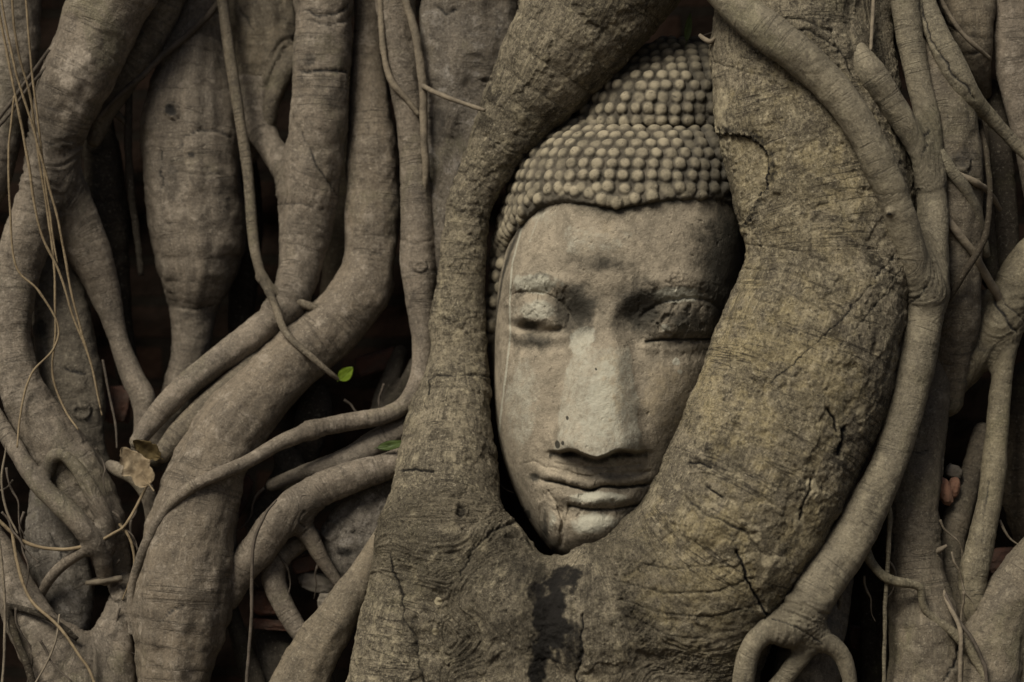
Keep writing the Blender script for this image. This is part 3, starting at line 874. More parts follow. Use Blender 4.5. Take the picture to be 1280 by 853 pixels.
        for pt, r, hgt in cs:
            rows = np.where(np.abs(vr - pt[1]) < r * 1.3)[0]
            if len(rows) == 0: continue
            idx = grid_idx[rows[0]:rows[-1] + 1].ravel()
            near = idx[np.abs(flat[idx, 0] - pt[0]) < r * 1.3]
            q = np.linalg.norm(flat[near] - pt, axis=1) / r + 0.10 * wob[near]
            b = np.power(np.clip(1 - q ** 2, 0, 1), 0.55)
            H[near] = np.maximum(H[near], b * r * 0.88 * hgt * worn[near])
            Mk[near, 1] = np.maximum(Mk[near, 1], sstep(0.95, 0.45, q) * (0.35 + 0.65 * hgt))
        if side_only_below:
            H -= 10 * sstep(2.0, 12.0, flat[:, 1] - side_only_below(flat[:, 0]) + 2 * wob) * (np.cos(PH.ravel()) > 0.25)
        H += 0.7 * fbm(q3 / 0.01, 3, 411) + 0.9 * fbm(q3 / 0.04, 2, 413)
        # hair colour darkens towards the swollen arm
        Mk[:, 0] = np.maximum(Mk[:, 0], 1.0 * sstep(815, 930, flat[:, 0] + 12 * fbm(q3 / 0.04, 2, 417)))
        res = flat + nor * H[:, None]
        co = head_points(res[:, 0], res[:, 1], res[:, 2] + HD * 1000)
        nrow = len(ph)
        i = np.arange(nv - 1)[:, None] * nrow; j = np.arange(nrow)[None, :]; j2 = (j + 1) % nrow
        quads = np.stack([i + j, i + nrow + j, i + nrow + j2, i + j2], -1).reshape(-1, 4)
        top = np.vstack([co, co[:nrow].mean(0)])
        Mk = np.vstack([Mk, Mk[0]])
        t4 = np.array([[len(co), q, q + 1, q + 2] for q in range(0, nrow - 2, 2)])
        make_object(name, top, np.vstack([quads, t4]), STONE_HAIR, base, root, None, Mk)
    hairline = hl
    cap = [(146, 735, 930, 110), (152, 708, 934, 80), (163, 690, 937, 56), (176, 673, 940, 36), (195, 657, 942, 18), (215, 647, 943, 7), (235, 639, 943, 1), (262, 631, 942, -1), (285, 625, 942, 30), (310, 619, 941, 92), (350, 614, 938, 100), (400, 611, 932, 105), (470, 612, 915, 110)]
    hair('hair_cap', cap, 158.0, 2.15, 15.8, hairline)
    knot = [(51, 838, 868, 160), (53, 822, 890, 144), (60, 806, 902, 124), (72, 784, 912, 102), (88, 759, 920, 82), (106, 740, 927, 68), (124, 727, 931, 60), (138, 717, 934, 58), (152, 709, 935, 60), (166, 703, 936, 66)]
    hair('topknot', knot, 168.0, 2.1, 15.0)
    return root
HEAD = build_head()

# ------------------------------------------------------------------ the big fused trunk that holds the head
TRUNK_MARKS = [
    ('scar', [(880, 172), (908, 168), (930, 171), (945, 177), (957, 190), (961, 210), (957, 232), (946, 250), (938, 266), (930, 280), (880, 296)], 4.5), ('rough', 640, 765, 190, 95, 2.6), ('rough', 900, 640, 120, 70, 1.6), ('rough', 1060, 540, 60, 110, 1.6), ('stain', 968, 702, 20, 10, 0.65, 1), ('stain', 1000, 655, 8, 26, 0.7, 1), ('stain', 945, 668, 9, 14, 0.6, 1),
    ('crack', [(1122, 318), (1098, 342), (1060, 392), (1030, 420), (985, 462), (962, 478)], 1.0, 1.2, 0.85),
    ('crack', [(1128, 335), (1108, 365), (1080, 400), (1050, 432)], 1.0, 1.0, 0.7),
    ('crack', [(920, 690), (931, 716), (942, 738), (952, 758), (962, 776)], 2.2, 4.0, 1.0),
    ('crack', [(729, 768), (727, 795), (724, 830), (718, 870)], 1.7, 3.0, 0.9),
    ('crack', [(862, 578), (878, 579), (888, 584)], 2.0, 3.0, 0.9),
    ('crack', [(864, 592), (880, 590), (892, 592)], 1.5, -2.5, 0.2),
    ('crack', [(884, 608), (898, 618), (906, 622)], 1.6, 2.5, 0.8),
    ('crack', [(856, 622), (880, 640), (905, 652), (935, 668), (950, 690)], 2.4, 2.2, 0.6),
    ('crack', [(1034, 512), (1043, 524), (1047, 540)], 2.2, 4.0, 0.9),
    ('crack', [(1058, 535), (1055, 552), (1050, 568)], 3.2, 5.0, 1.0),
    ('crack', [(1012, 600), (1008, 628), (1000, 650)], 1.8, 3.0, 0.8),
    ('crack', [(530, 470), (560, 468), (600, 469), (612, 472)], 1.4, 1.6, 0.6),
    ('crack', [(535, 492), (533, 475), (545, 468)], 1.6, 2.0, 0.8),
    ('crack', [(500, 588), (520, 586), (540, 589)], 1.8, 2.5, 0.8),
    ('crack', [(486, 690), (500, 740), (505, 772), (520, 800), (530, 853)], 1.8, 2.5, 0.7),
    ('crack', [(640, 655), (612, 668), (590, 690), (575, 720)], 2.4, 3.0, 0.6),
    ('crack', [(604, 170), (640, 190), (662, 194)], 1.3, 1.2, 0.5),
    ('crack', [(912, 8), (940, 30), (975, 40), (1010, 38), (1050, 60), (1068, 92)], 2.0, 2.4, 0.6),
    ('crack', [(930, 4), (965, 22), (1000, 24), (1040, 40)], 1.8, 2.0, 0.5),
    ('crack', [(905, 18), (950, 52), (1000, 58), (1050, 84)], 1.8, 2.0, 0.5),
    ('crack', [(890, 78), (930, 90), (990, 100)], 1.5, 1.5, 0.4),
    ('crack', [(780, 700), (840, 712), (900, 706), (940, 690)], 1.6, 1.6, 0.4),
    ('crack', [(770, 725), (830, 742), (900, 740), (945, 722)], 1.7, 1.8, 0.45),
    ('crack', [(775, 748), (830, 768), (890, 772), (940, 760)], 1.7, 1.8, 0.45),
    ('crack', [(790, 772), (840, 795), (890, 800)], 1.5, 1.6, 0.4),
    ('crack', [(930, 305), (990, 312), (1040, 330)], 1.3, 1.2, 0.4),
    ('crack', [(925, 335), (985, 340), (1035, 362)], 1.3, 1.3, 0.4),
    ('crack', [(915, 352), (975, 360), (1030, 388)], 1.3, 1.2, 0.35),
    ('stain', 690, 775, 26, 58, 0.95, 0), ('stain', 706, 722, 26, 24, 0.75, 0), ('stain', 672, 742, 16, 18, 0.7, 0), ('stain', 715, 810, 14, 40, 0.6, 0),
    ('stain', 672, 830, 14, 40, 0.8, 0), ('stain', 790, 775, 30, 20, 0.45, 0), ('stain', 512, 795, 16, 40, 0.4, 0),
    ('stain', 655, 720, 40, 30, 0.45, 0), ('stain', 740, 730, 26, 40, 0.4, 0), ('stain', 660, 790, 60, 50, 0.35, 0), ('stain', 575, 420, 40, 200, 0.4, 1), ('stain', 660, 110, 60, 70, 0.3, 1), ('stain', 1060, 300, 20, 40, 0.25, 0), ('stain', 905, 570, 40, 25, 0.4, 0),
    ('stain', 1062, 575, 26, 60, 0.3, 0), ('stain', 1068, 520, 25, 45, 0.25, 0),
    ('stain', 985, 260, 120, 190, 0.75, 2), ('stain', 960, 480, 130, 120, 0.9, 2), ('stain', 900, 720, 110, 110, 0.9, 2), ('stain', 1000, 640, 60, 80, 0.8, 2),
    ('stain', 1015, 610, 8, 14, 0.8, 1), ('stain', 1075, 515, 12, 16, 0.7, 1),
    ('stain', 548, 752, 5, 6, 1.0, 1), ('stain', 543, 790, 5, 6, 0.9, 1), 
    ('stain', 900, 150, 12, 60, 0.6, 1), ('stain', 955, 130, 7, 44, 0.5, 1), ('stain', 565, 480, 40, 150, 0.2, 1),
    ('bump', 525, 775, 32, 22, 5), ('bump', 725, 690, 22, 16, 9), ('bump', 592, 810, 18, 60, -11), ('bump', 572, 700, 26, 16, -6), ('bump', 700, 706, 10, 8, -6), ('bump', 650, 700, 24, 14, 5), ('bump', 610, 668, 40, 14, 6), ('bump', 548, 655, 22, 16, -4), ('bump', 510, 710, 16, 24, -4), ('bump', 820, 800, 60, 20, 4), ('bump', 905, 625, 16, 8, -4), ('bump', 840, 690, 30, 12, -3), ('bump', 700, 700, 18, 14, 6), ('bump', 955, 765, 9, 8, 7), ('bump', 560, 720, 40, 28, 6),
    ('bump', 880, 655, 40, 26, 6), ('bump', 620, 690, 26, 18, 6), ('bump', 576, 640, 7, 11, -6), ('stain', 576, 640, 7, 10, 0.6, 0), ('bump', 590, 780, 34, 60, 6),
    ('bump', 955, 225, 10, 8, 3), ('bump', 970, 205, 8, 6, 3), ('bump', 972, 238, 8, 6, 4),
]
build_root('strangler_fig', 'huge yellowish grey fig trunk with two arms wrapped round the stone head', [
    ('slim_arm', 0.85, [(790, -130, 112, 100), (765, -40, 112, 96), (724, 26, 112, 80), (686, 82, 116, 65), (652, 130, 124, 50), (617, 190, 130, 34), (584, 275, 138, 29),
                        (574, 380, 138, 33), (572, 457, 132, 38), (564, 520, 114, 53), (558, 600, 86, 66), (548, 690, 54, 76)]),
    ('swollen_arm', 0.78, [(985, -130, 50, 80), (985, -40, 50, 86), (985, 60, 46, 97), (1000, 160, 38, 105), (1028, 250, 28, 107), (1036, 340, 16, 104), (1012, 430, 4, 116),
                       (984, 510, -4, 116), (948, 592, -12, 116), (908, 668, -14, 112), (858, 744, 0, 111)]),
    ('side_limb', 0.8, [(1084, -130, 66, 42), (1082, 0, 60, 37), (1088, 80, 54, 31), (1110, 170, 54, 25), (1132, 250, 54, 18)]),
    ('base', 0.8, [(612, 714, 44, 62), (624, 790, 20, 78)]),
    ('base', 0.72, [(548, 700, 40, 72), (530, 780, 34, 80), (518, 860, 30, 84), (505, 990, 20, 96)]),
    ('base', 0.72, [(645, 778, 8, 84), (650, 840, 16, 98), (650, 990, 0, 110)]),
    ('base', 0.72, [(746, 784, -22, 90), (750, 850, 4, 104), (755, 990, -10, 116)]),
    ('base', 0.72, [(858, 744, 2, 109), (840, 820, 12, 108), (828, 990, 4, 116)]),
], BARK_TRUNK, voxel=0.0028, k=0.045, cat='tree trunk', group=None, marks=TRUNK_MARKS, lump=0.75, ringg=0.4, fine=True, plate_mm=1.8)

# ------------------------------------------------------------------ roots on the far side of the swollen arm
GR = 'roots of the fig tree'
r2 = build_root('fig_root', 'long olive root of three joined strands draped down the side of the swollen arm', [
    ('main_strand', 1.0, [(1120, -110, 45, 20), (1128, -20, 42, 18), (1137, 50, 38, 16), (1150, 108, 32, 15), (1160, 160, 26, 16), (1166, 230, 16, 19), (1166, 300, 6, 21), (1162, 353, -2, 25),
                          (1155, 403, -8, 23), (1146, 453, -12, 22), (1134, 503, -18, 22), (1120, 553, -22, 22), (1106, 590, -26, 23), (1088, 630, -30, 26), (1060, 680, -38, 27), (1030, 722, -46, 28), (1005, 762, -52, 29), (985, 785, -60, 24)]),
    ('overlay_strand', 1.0, [(860, -70, -8, 22), (905, -8, -20, 22), (960, 40, -44, 24), (1020, 88, -52, 23), (1065, 143, -54, 22), (1098, 205, -52, 21), (1125, 270, -40, 21), (1141, 325, -24, 19), (1154, 365, -12, 17)]),
    ('short_strand', 1.0, [(1058, 44, 34, 11), (1072, 66, 8, 14), (1088, 92, -4, 18), (1110, 124, 2, 18), (1132, 158, 10, 17), (1150, 190, 14, 15), (1160, 225, 12, 13)]),
    ('toe', 1.0, [(988, 785, -62, 20), (960, 788, -66, 15), (940, 808, -68, 14), (929, 850, -66, 14), (920, 985, -60, 14)]),
    ('toe', 1.0, [(1000, 775, -54, 20), (1030, 800, -52, 14), (1050, 816, -48, 12), (1060, 840, -44, 10), (1063, 870, -40, 9), (1065, 985, -30, 9)]),
    ('toe', 1.0, [(1015, 800, -52, 13), (1000, 822, -50, 12), (982, 846, -48, 11), (960, 880, -44, 12), (940, 985, -40, 12)]),
], BARK_OLIVE, voxel=0.0021, k=0.014, group=GR, ringg=0.8,
    marks=[('bump', 1112, 266, 7, 6, 4), ('stain', 1113, 267, 4, 3, 0.9, 0), ('crack', [(1150, 200), (1158, 182), (1160, 160)], 1.3, 1.5, 0.7), ('crack', [(1133, 378), (1150, 372), (1162, 358)], 1.4, 1.6, 0.7), ('crack', [(965, 772), (1000, 786), (1030, 806)], 1.2, 1.5, 0.7)])
tube('rootlet', [(1078, 682, -22, 9), (1085, 694, -20, 7), (1094, 710, -22, 6), (1110, 724, -22, 6), (1133, 729, -20, 6), (1150, 735, -16, 5.5), (1154, 756, -12, 5), (1167, 774, -8, 5.5), (1190, 790, -8, 6.5), (1208, 807, -10, 7), (1224, 830, -12, 7), (1234, 860, -14, 7), (1240, 985, -10, 7)], BARK_OLIVE, r2, sides=12)
tube('rootlet', [(1106, 628, -24, 5), (1112, 640, -22, 3.5), (1111, 680, -20, 3), (1108, 730, -18, 2.8), (1106, 790, -16, 2.6), (1105, 860, -14, 2.6), (1105, 985, -10, 2.5)], BARK_OLIVE, r2, sides=8)

build_root('fig_root', 'brown root with a pocked knot just behind the long olive root, upper part', [
    ('root', 0.9, [(1110, -110, 100, 30), (1130, 0, 90, 32), (1160, 65, 72, 35), (1184, 130, 58, 37), (1192, 200, 52, 35), (1196, 270, 50, 33), (1196, 340, 54, 33), (1190, 420, 66, 29), (1182, 500, 84, 22)])],
    BARK_BROWN, voxel=0.003, group=GR, marks=[('knot', 1200, 205, 14, 11, 4), ('bump', 1190, 268, 14, 18, 5), ('stain', 1205, 200, 20, 16, 0.5, 0)])
build_root('fig_root', 'broad grey brown root below the long olive root crossed by a forked thin root', [
    ('root', 0.9, [(1168, 430, 70, 14), (1166, 490, 62, 20), (1152, 550, 54, 27), (1142, 620, 46, 32), (1142, 690, 40, 34), (1150, 745, 34, 38), (1158, 800, 28, 46), (1160, 870, 22, 54), (1160, 990, 10, 60)]),
    ('side_ridge', 1.0, [(1172, 480, 66, 8), (1172, 560, 62, 8), (1166, 600, 60, 8), (1158, 632, 60, 7)])], BARK_BROWN, voxel=0.0026, group=GR,
    marks=[('crack', [(1110, 612), (1118, 650), (1114, 690)], 1.5, 1.8, 0.5), ('crack', [(1205, 800), (1196, 828), (1180, 850)], 1.8, 2.5, 0.8), ('crack', [(1125, 560), (1150, 566), (1162, 562)], 1.3, 1.5, 0.6), ('bump', 1150, 800, 44, 40, 6)])
build_root('fig_root', 'thick dark root under the toes of the long olive root, by the black cleft', [
    ('root', 0.9, [(1050, 610, 80, 20), (1048, 690, 70, 22), (1030, 760, 40, 30), (1010, 840, 20, 42), (1000, 990, 0, 50)])], BARK_BROWN, voxel=0.003, group=GR)
build_root('fig_root', 'deep shaded flat root inside the black cleft beside the broad grey brown root', [
    ('root', 0.8, [(1110, 640, 150, 20), (1102, 720, 140, 26), (1100, 800, 130, 26), (1098, 990, 120, 28)])], BARK_DARK_SHADED, voxel=0.0035, group=GR)
tube('rootlet', [(1046, 722, 20, 4), (1050, 738, 16, 4), (1050, 755, 16, 3), (1046, 764, 18, 2)], BARK_BROWN, None, sides=8, label='short hanging root tip at the mouth of the black cleft', cat='root', group=GR)

build_root('fig_root', 'flattened ribbed root slanting from the top edge and tapering to a cord', [
    ('root', 0.8, [(1140, -100, 60, 14), (1154, -10, 52, 14), (1168, 33, 40, 15), (1188, 76, 32, 17), (1210, 116, 36, 15), (1236, 144, 56, 10), (1260, 170, 66, 8), (1282, 192, 70, 8), (1330, 230, 76, 8), (1400, 320, 100, 9), (1440, 480, 120, 10), (1450, 990, 120, 12)])],
    BARK_OLIVE, voxel=0.0022, group=GR, marks=[('crack', [(1152, 5), (1162, 50), (1190, 90), (1222, 124)], 1.6, 2.6, 0.8)])
build_root('fig_root', 'wrinkled dark root behind the ribbed slanting root, ending in a black hole', [
    ('root', 0.8, [(1204, -110, 130, 42), (1208, -10, 122, 38), (1214, 40, 116, 30), (1222, 82, 124, 17), (1230, 115, 150, 10)])], BARK_BROWN, voxel=0.003, group=GR,
    marks=[('crack', [(1180, 30), (1205, 44), (1230, 48)], 1.8, 2, 0.6), ('crack', [(1175, 55), (1200, 70), (1225, 66)], 1.8, 2, 0.6)])
build_root('fig_root', 'smooth grey root running down the outer edge beside the black hole', [
    ('root', 0.9, [(1276, -110, 130, 34), (1270, 0, 128, 32), (1268, 70, 124, 25), (1276, 130, 120, 20), (1288, 190, 118, 18), (1300, 260, 120, 18), (1310, 340, 124, 24), (1318, 450, 150, 26), (1322, 560, 170, 20)])], BARK_GREY, voxel=0.0028, group=GR)
tube('thin_root', [(1168, -30, 76, 3), (1178, 4, 76, 3), (1200, 38, 78, 3), (1220, 58, 82, 3), (1238, 74, 96, 2.5)], FIBER_GREY, label='straight thin root crossing the wrinkled dark root', group='thin roots')
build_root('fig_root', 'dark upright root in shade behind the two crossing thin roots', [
    ('root', 1.0, [(1238, 110, 170, 12), (1250, 180, 140, 15), (1254, 240, 128, 16), (1258, 290, 120, 15), (1260, 345, 112, 14)])], BARK_DARK_SHADED, voxel=0.0028, group=GR)
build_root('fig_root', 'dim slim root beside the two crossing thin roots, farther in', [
    ('root', 1.0, [(1226, 150, 150, 9), (1230, 220, 130, 10), (1234, 290, 118, 11), (1240, 350, 108, 12)])], BARK_DARK_SHADED, voxel=0.0028, group=GR)
tube('thin_root', [(1174, 190, 14, 7), (1188, 211, 12, 8), (1206, 236, 18, 8), (1219, 262, 30, 7.5), (1226, 290, 44, 7), (1232, 320, 60, 6)], BARK_OLIVE, sides=12, label='stubby curved root leaving the pocked brown root', group='thin roots')
tube('thin_root', [(1222, 140, 80, 3), (1231, 180, 50, 3.4), (1236, 215, 36, 3.6), (1237, 250, 28, 3.8), (1234, 285, 20, 4), (1226, 308, 14, 4.2), (1208, 338, 10, 4.2), (1190, 366, 14, 4), (1172, 392, 22, 3)], BARK_DARK_SHADED, sides=10, label='bent thin root like a bow, crossing in front of another thin root', group='thin roots')
tube('thin_root', [(1180, 270, 18, 5), (1196, 290, 16, 5.5), (1213, 312, 24, 5.5), (1228, 338, 40, 5.5), (1242, 362, 58, 5.5), (1252, 378, 70, 5)], FIBER_GREY, sides=10, label='thin root slanting into the big knuckle joint', group='thin roots')
tube('thin_root', [(1198, 219, 14, 4.5), (1216, 227, 18, 4.5), (1234, 238, 36, 4), (1250, 262, 70, 3)], FIBER_GREY, sides=8, label='tiny cross root bridging above the bow shaped thin root', group='thin roots')
kn = build_root('fig_root', 'gnarled root with a creased knuckle joint and a straight leg hanging below it', [
    ('upper_limb', 1.0, [(1450, -110, 160, 44), (1430, 100, 150, 42), (1380, 250, 124, 38), (1292, 330, 96, 30), (1266, 368, 88, 28), (1248, 402, 84, 26)]),
    ('side_limb', 1.0, [(1248, 402, 84, 25), (1222, 438, 88, 26), (1192, 474, 96, 22), (1170, 500, 110, 16), (1150, 520, 130, 12)]),
    ('leg', 1.0, [(1262, 385, 86, 20), (1258, 425, 80, 16), (1252, 475, 72, 14), (1247, 530, 66, 14), (1241, 590, 58, 15), (1234, 640, 50, 16), (1223, 690, 42, 18), (1216, 722, 38, 18), (1217, 755, 36, 14), (1219, 780, 36, 9)]),
    ('twig_limb', 1.0, [(1228, 375, 88, 12), (1226, 405, 90, 11), (1214, 430, 92, 10)])], BARK_OLIVE, voxel=0.0024, k=0.012, group=GR,
    marks=[('crack', [(1243, 376), (1256, 398), (1272, 416)], 1.8, 2.6, 0.8), ('crack', [(1246, 362), (1262, 384), (1280, 402)], 1.6, 2.2, 0.7), ('crack', [(1235, 600), (1232, 640), (1228, 680)], 1.5, 1.8, 0.6)])
build_root('fig_root', 'slim dark root leaning behind the straight leg of the gnarled root', [
    ('root', 1.0, [(1228, 540, 130, 12), (1214, 590, 112, 14), (1198, 640, 92, 17), (1188, 690, 78, 18), (1194, 740, 66, 13), (1206, 785, 56, 8)])], BARK_BROWN, voxel=0.0026, group=GR)
build_root('fig_root', 'wide dark root filling the outer edge behind the straight leg', [
    ('root', 0.8, [(1290, 480, 170, 30), (1284, 540, 165, 32), (1282, 610, 160, 32), (1292, 680, 160, 26), (1310, 760, 160, 26)])], BARK_DARK_SHADED, voxel=0.0035, group=GR)
build_root('fig_root', 'thick rounded root sweeping down from the outer edge at the lower corner', [
    ('root', 0.95, [(1540, 300, 150, 30), (1500, 450, 110, 32), (1400, 590, 60, 30), (1310, 690, 44, 34), (1268, 745, 36, 36), (1244, 795, 28, 38), (1232, 860, 20, 42), (1225, 990, 10, 48)]),
    ('side_root', 1.0, [(1330, 720, 50, 20), (1300, 770, 40, 24), (1290, 830, 34, 28), (1290, 990, 24, 34)])], BARK_BROWN, voxel=0.0028, group=GR)
tube('thin_root', [(1166, 716, 28, 2.5), (1174, 730, 16, 3), (1188, 760, -2, 3), (1200, 786, -18, 3), (1201, 820, -22, 3), (1200, 860, -22, 3), (1199, 985, -15, 3)], FIBER_GREY, sides=8, label='dry straight fibre hanging beside the forked thin root', group='loose root fibres')
tube('thin_root', [(1172, 722, 26, 2), (1184, 748, 4, 2.5), (1198, 775, -10, 2.5), (1216, 800, -22, 2.5), (1228, 826, -26, 2.5), (1234, 853, -28, 2.5), (1240, 985, -22, 2.5)], FIBER_DARK, sides=8, label='dark fibre running along the forked thin root', group='loose root fibres')
tube('root_tip', [(1164, 694, 28, 3), (1174, 688, 20, 4), (1184, 682, 18, 2)], FIBER_GREY, sides=8, label='pale broken twig end sticking out by the slim leaning root', cat='twig', group='loose root fibres')
tube('thin_root', [(1113, 485, -12, 1.2), (1106, 510, -14, 1.5), (1102, 535, -12, 1.5), (1098, 560, -8, 1.2)], FIBER_TAN, sides=6, label='short straw coloured fibre at the edge of the swollen arm', group='loose root fibres')
tube('thin_root', [(1094, -60, 20, 2.6), (1092, 0, 18, 2.6), (1090, 40, 10, 2.6), (1088, 64, 2, 2)], FIBER_GREY, sides=8, label='short cord hanging onto the rounded end of the short strand', group='thin roots')
tube('root_tip', [(874, 44, 40, 2.5), (880, 49, 36, 3), (888, 52, 30, 3), (893, 47, 28, 2)], FIBER_GREY, sides=8, label='tiny pale curled root tip above the topknot', cat='twig', group='loose root fibres')

# ------------------------------------------------------------------ roots between the slim arm and the middle
build_root('fig_root', 'broad pale lavender grey root rising flat behind the slim arm', [
    ('root', 0.7, [(584, -120, 190, 64), (586, -20, 188, 64), (588, 60, 186, 62), (580, 120, 186, 54), (568, 180, 184, 42), (560, 240, 180, 30), (552, 310, 176, 18), (548, 380, 172, 10)]),
    ('ridge', 1.0, [(604, 120, 156, 12), (588, 180, 156, 15), (570, 235, 158, 13), (556, 300, 164, 10), (548, 360, 170, 6)])], BARK_PALE, voxel=0.0029, k=0.014, group=GR,
    marks=[('crack', [(575, 205), (566, 240), (556, 285)], 1.6, 2.4, 0.8), ('crack', [(596, 160), (580, 200), (572, 235)], 1.3, 1.4, 0.5), ('crack', [(545, 8), (556, 18), (568, 12)], 2, 3, 0.8), ('stain', 548, 160, 14, 30, 0.5, 0), ('stain', 580, 30, 20, 26, 0.3, 0), ('bump', 580, 60, 20, 40, 4)])
l11 = build_root('fig_root', 'grey root beside the pale flat root, thinning and curling into a cord', [
    ('root', 1.0, [(486, -110, 190, 25), (492, -20, 186, 25), (498, 40, 182, 23), (504, 90, 178, 20), (512, 140, 176, 18), (518, 200, 174, 19), (522, 270, 170, 21), (523, 330, 166, 23), (526, 390, 160, 18), (528, 430, 154, 14), (524, 470, 144, 12.5), (508, 502, 134, 11.5), (480, 519, 124, 11), (430, 529, 110, 11), (390, 537, 98, 11)]),
    ('cord', 1.0, [(390, 537, 98, 10.5), (350, 554, 88, 9.5), (312, 576, 72, 8.5), (292, 585, 58, 8), (272, 593, 47, 8), (236, 611, 42, 7.5), (205, 640, 48, 7), (181, 685, 58, 7), (165, 736, 72, 6), (165, 790, 76, 5)])], BARK_GREY, voxel=0.002, k=0.008, group=GR,
    marks=[('knot', 525, 333, 9, 8, 2), ('crack', [(500, 300), (520, 306), (540, 300)], 1.4, 1.2, 0.4)])
tube('rootlet', [(503, -40, 158, 5), (507, 0, 156, 5), (520, 50, 152, 5.5), (528, 108, 148, 5.5), (530, 167, 148, 5), (533, 207, 152, 4.5), (531, 240, 158, 3)], FIBER_GREY, l11, sides=10)
tube('rootlet', [(528, 108, 146, 3.5), (545, 116, 112, 3.2), (563, 124, 100, 3), (585, 131, 92, 2.8), (606, 138, 84, 2.2)], FIBER_GREY, l11, sides=8)
tube('rootlet', [(476, -20, 164, 4), (477, 33, 162, 4), (482, 80, 158, 4), (492, 106, 154, 4.5), (506, 122, 154, 4), (524, 145, 156, 3)], FIBER_GREY, l11, sides=8)

build_root('fig_root', 'smooth brown root that bends like an elbow and swells to a great thigh low down', [
    ('root', 1.0, [(466, -110, 240, 22), (464, -20, 236, 21), (461, 40, 232, 19), (459, 90, 226, 22), (463, 150, 218, 28), (466, 210, 210, 33), (465, 270, 204, 33), (462, 318, 196, 33), (448, 368, 184, 36), (412, 413, 168, 36), (372, 445, 154, 37), (328, 490, 134, 40), (288, 532, 116, 44), (264, 580, 104, 47), (246, 640, 94, 52), (235, 700, 88, 59), (230, 760, 84, 61), (222, 820, 78, 52), (218, 880, 70, 46), (215, 990, 60, 50)])],
    BARK_GREY, voxel=0.003, group=GR, marks=[('crack', [(203, 775), (214, 762), (232, 758)], 1.8, 2.6, 0.7), ('knot', 450, 288, 8, 6, 2), ('bump', 222, 780, 20, 16, 4), ('stain', 220, 770, 30, 26, 0.3, 0), ('crack', [(440, 312), (462, 318), (485, 312)], 1.4, 1.4, 0.4)])
build_root('fig_root', 'thick root with a faint girdle line, forking into a narrow diagonal arm', [
    ('root', 1.0, [(408, -110, 196, 38), (405, -20, 194, 37), (403, 50, 190, 36), (400, 110, 188, 36), (396, 170, 190, 36), (387, 232, 192, 37), (380, 290, 190, 32), (372, 340, 182, 27), (356, 384, 164, 24)]),
    ('diagonal_arm', 1.0, [(356, 384, 164, 22), (325, 414, 150, 20), (283, 444, 136, 17), (233, 482, 120, 16), (192, 525, 108, 14), (172, 552, 100, 10)]),
    ('side_arm', 0.9, [(325, 110, 250, 32), (322, 148, 240, 22), (336, 182, 224, 17), (356, 208, 208, 19), (374, 240, 196, 22)])], BARK_GREY, voxel=0.0026, k=0.014, group=GR,
    marks=[('crack', [(378, 90), (400, 88), (432, 89)], 2.0, 3.0, 0.9), ('crack', [(378, 165), (395, 205), (425, 248)], 1.4, 2.0, 0.7), ('crack', [(385, 14), (400, 20), (420, 18), (438, 6)], 2.0, 2.5, 0.7), ('crack', [(388, 26), (410, 32), (434, 26), (446, 14)], 1.8, 2.2, 0.6), ('stain', 386, 76, 8, 9, 0.5, 0), ('crack', [(350, 256), (375, 254), (400, 262)], 1.4, 1.4, 0.5), ('stain', 410, 115, 24, 24, 0.35, 0)])
build_root('fig_root', 'narrow root squeezed between the diagonal arm and the great thigh', [
    ('root', 1.0, [(392, 398, 200, 12), (352, 428, 168, 16), (302, 470, 142, 17), (260, 507, 126, 18), (225, 542, 112, 16), (203, 568, 104, 12)])], BARK_BROWN, voxel=0.0026, group=GR)
build_root('fig_root', 'bulky lumpy root behind the long hanging vine, with a hollow at its side', [
    ('root', 0.8, [(322, -110, 262, 46), (326, -20, 260, 44), (332, 40, 256, 43), (326, 92, 254, 38), (316, 140, 262, 26), (308, 190, 276, 20)]),
    ('ridge', 1.0, [(366, 70, 232, 12), (352, 100, 226, 11), (340, 128, 226, 11), (334, 156, 230, 10)])], BARK_BROWN, voxel=0.003, k=0.014, group=GR, marks=[('crack', [(302, 12), (312, 30), (318, 44)], 1.6, 2.0, 0.7), ('bump', 345, 85, 16, 20, 4)])
build_root('fig_root', 'fat spindle shaped root with an eye like scar, tapering to a stem', [
    ('root', 0.95, [(272, -110, 262, 22), (264, -20, 258, 26), (252, 32, 252, 36), (242, 90, 244, 50), (239, 142, 238, 61), (238, 200, 234, 62), (246, 270, 234, 61), (248, 325, 236, 54), (242, 380, 238, 30), (240, 440, 240, 25), (226, 490, 242, 22), (210, 522, 240, 18), (195, 570, 240, 14)])],
    BARK_GREY, voxel=0.003, group=GR, marks=[('bump', 252, 184, 24, 20, 4), ('crack', [(224, 184), (234, 168), (252, 162), (272, 164), (286, 172)], 1.8, 2.4, 0.7), ('crack', [(232, 208), (252, 212), (274, 206)], 1.6, 1.6, 0.4), ('stain', 238, 194, 8, 6, 0.7, 0), ('knot', 215, 138, 9, 11, 4), ('stain', 215, 138, 9, 10, 0.7, 0), ('stain', 215, 230, 10, 26, 0.4, 0), ('crack', [(205, 190), (202, 215), (203, 235)], 1.5, 2.2, 0.7), ('crack', [(222, 214), (250, 219), (276, 217)], 1.5, 2.0, 0.5), ('crack', [(216, 384), (245, 386), (266, 383)], 1.5, 1.6, 0.6), ('stain', 210, 250, 40, 50, 0.4, 1)])
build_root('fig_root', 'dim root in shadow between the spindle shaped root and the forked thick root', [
    ('root', 1.0, [(300, 180, 320, 18), (306, 260, 316, 22), (304, 340, 310, 20), (300, 410, 300, 14)])], BARK_DARK_SHADED, voxel=0.0035, group=GR)
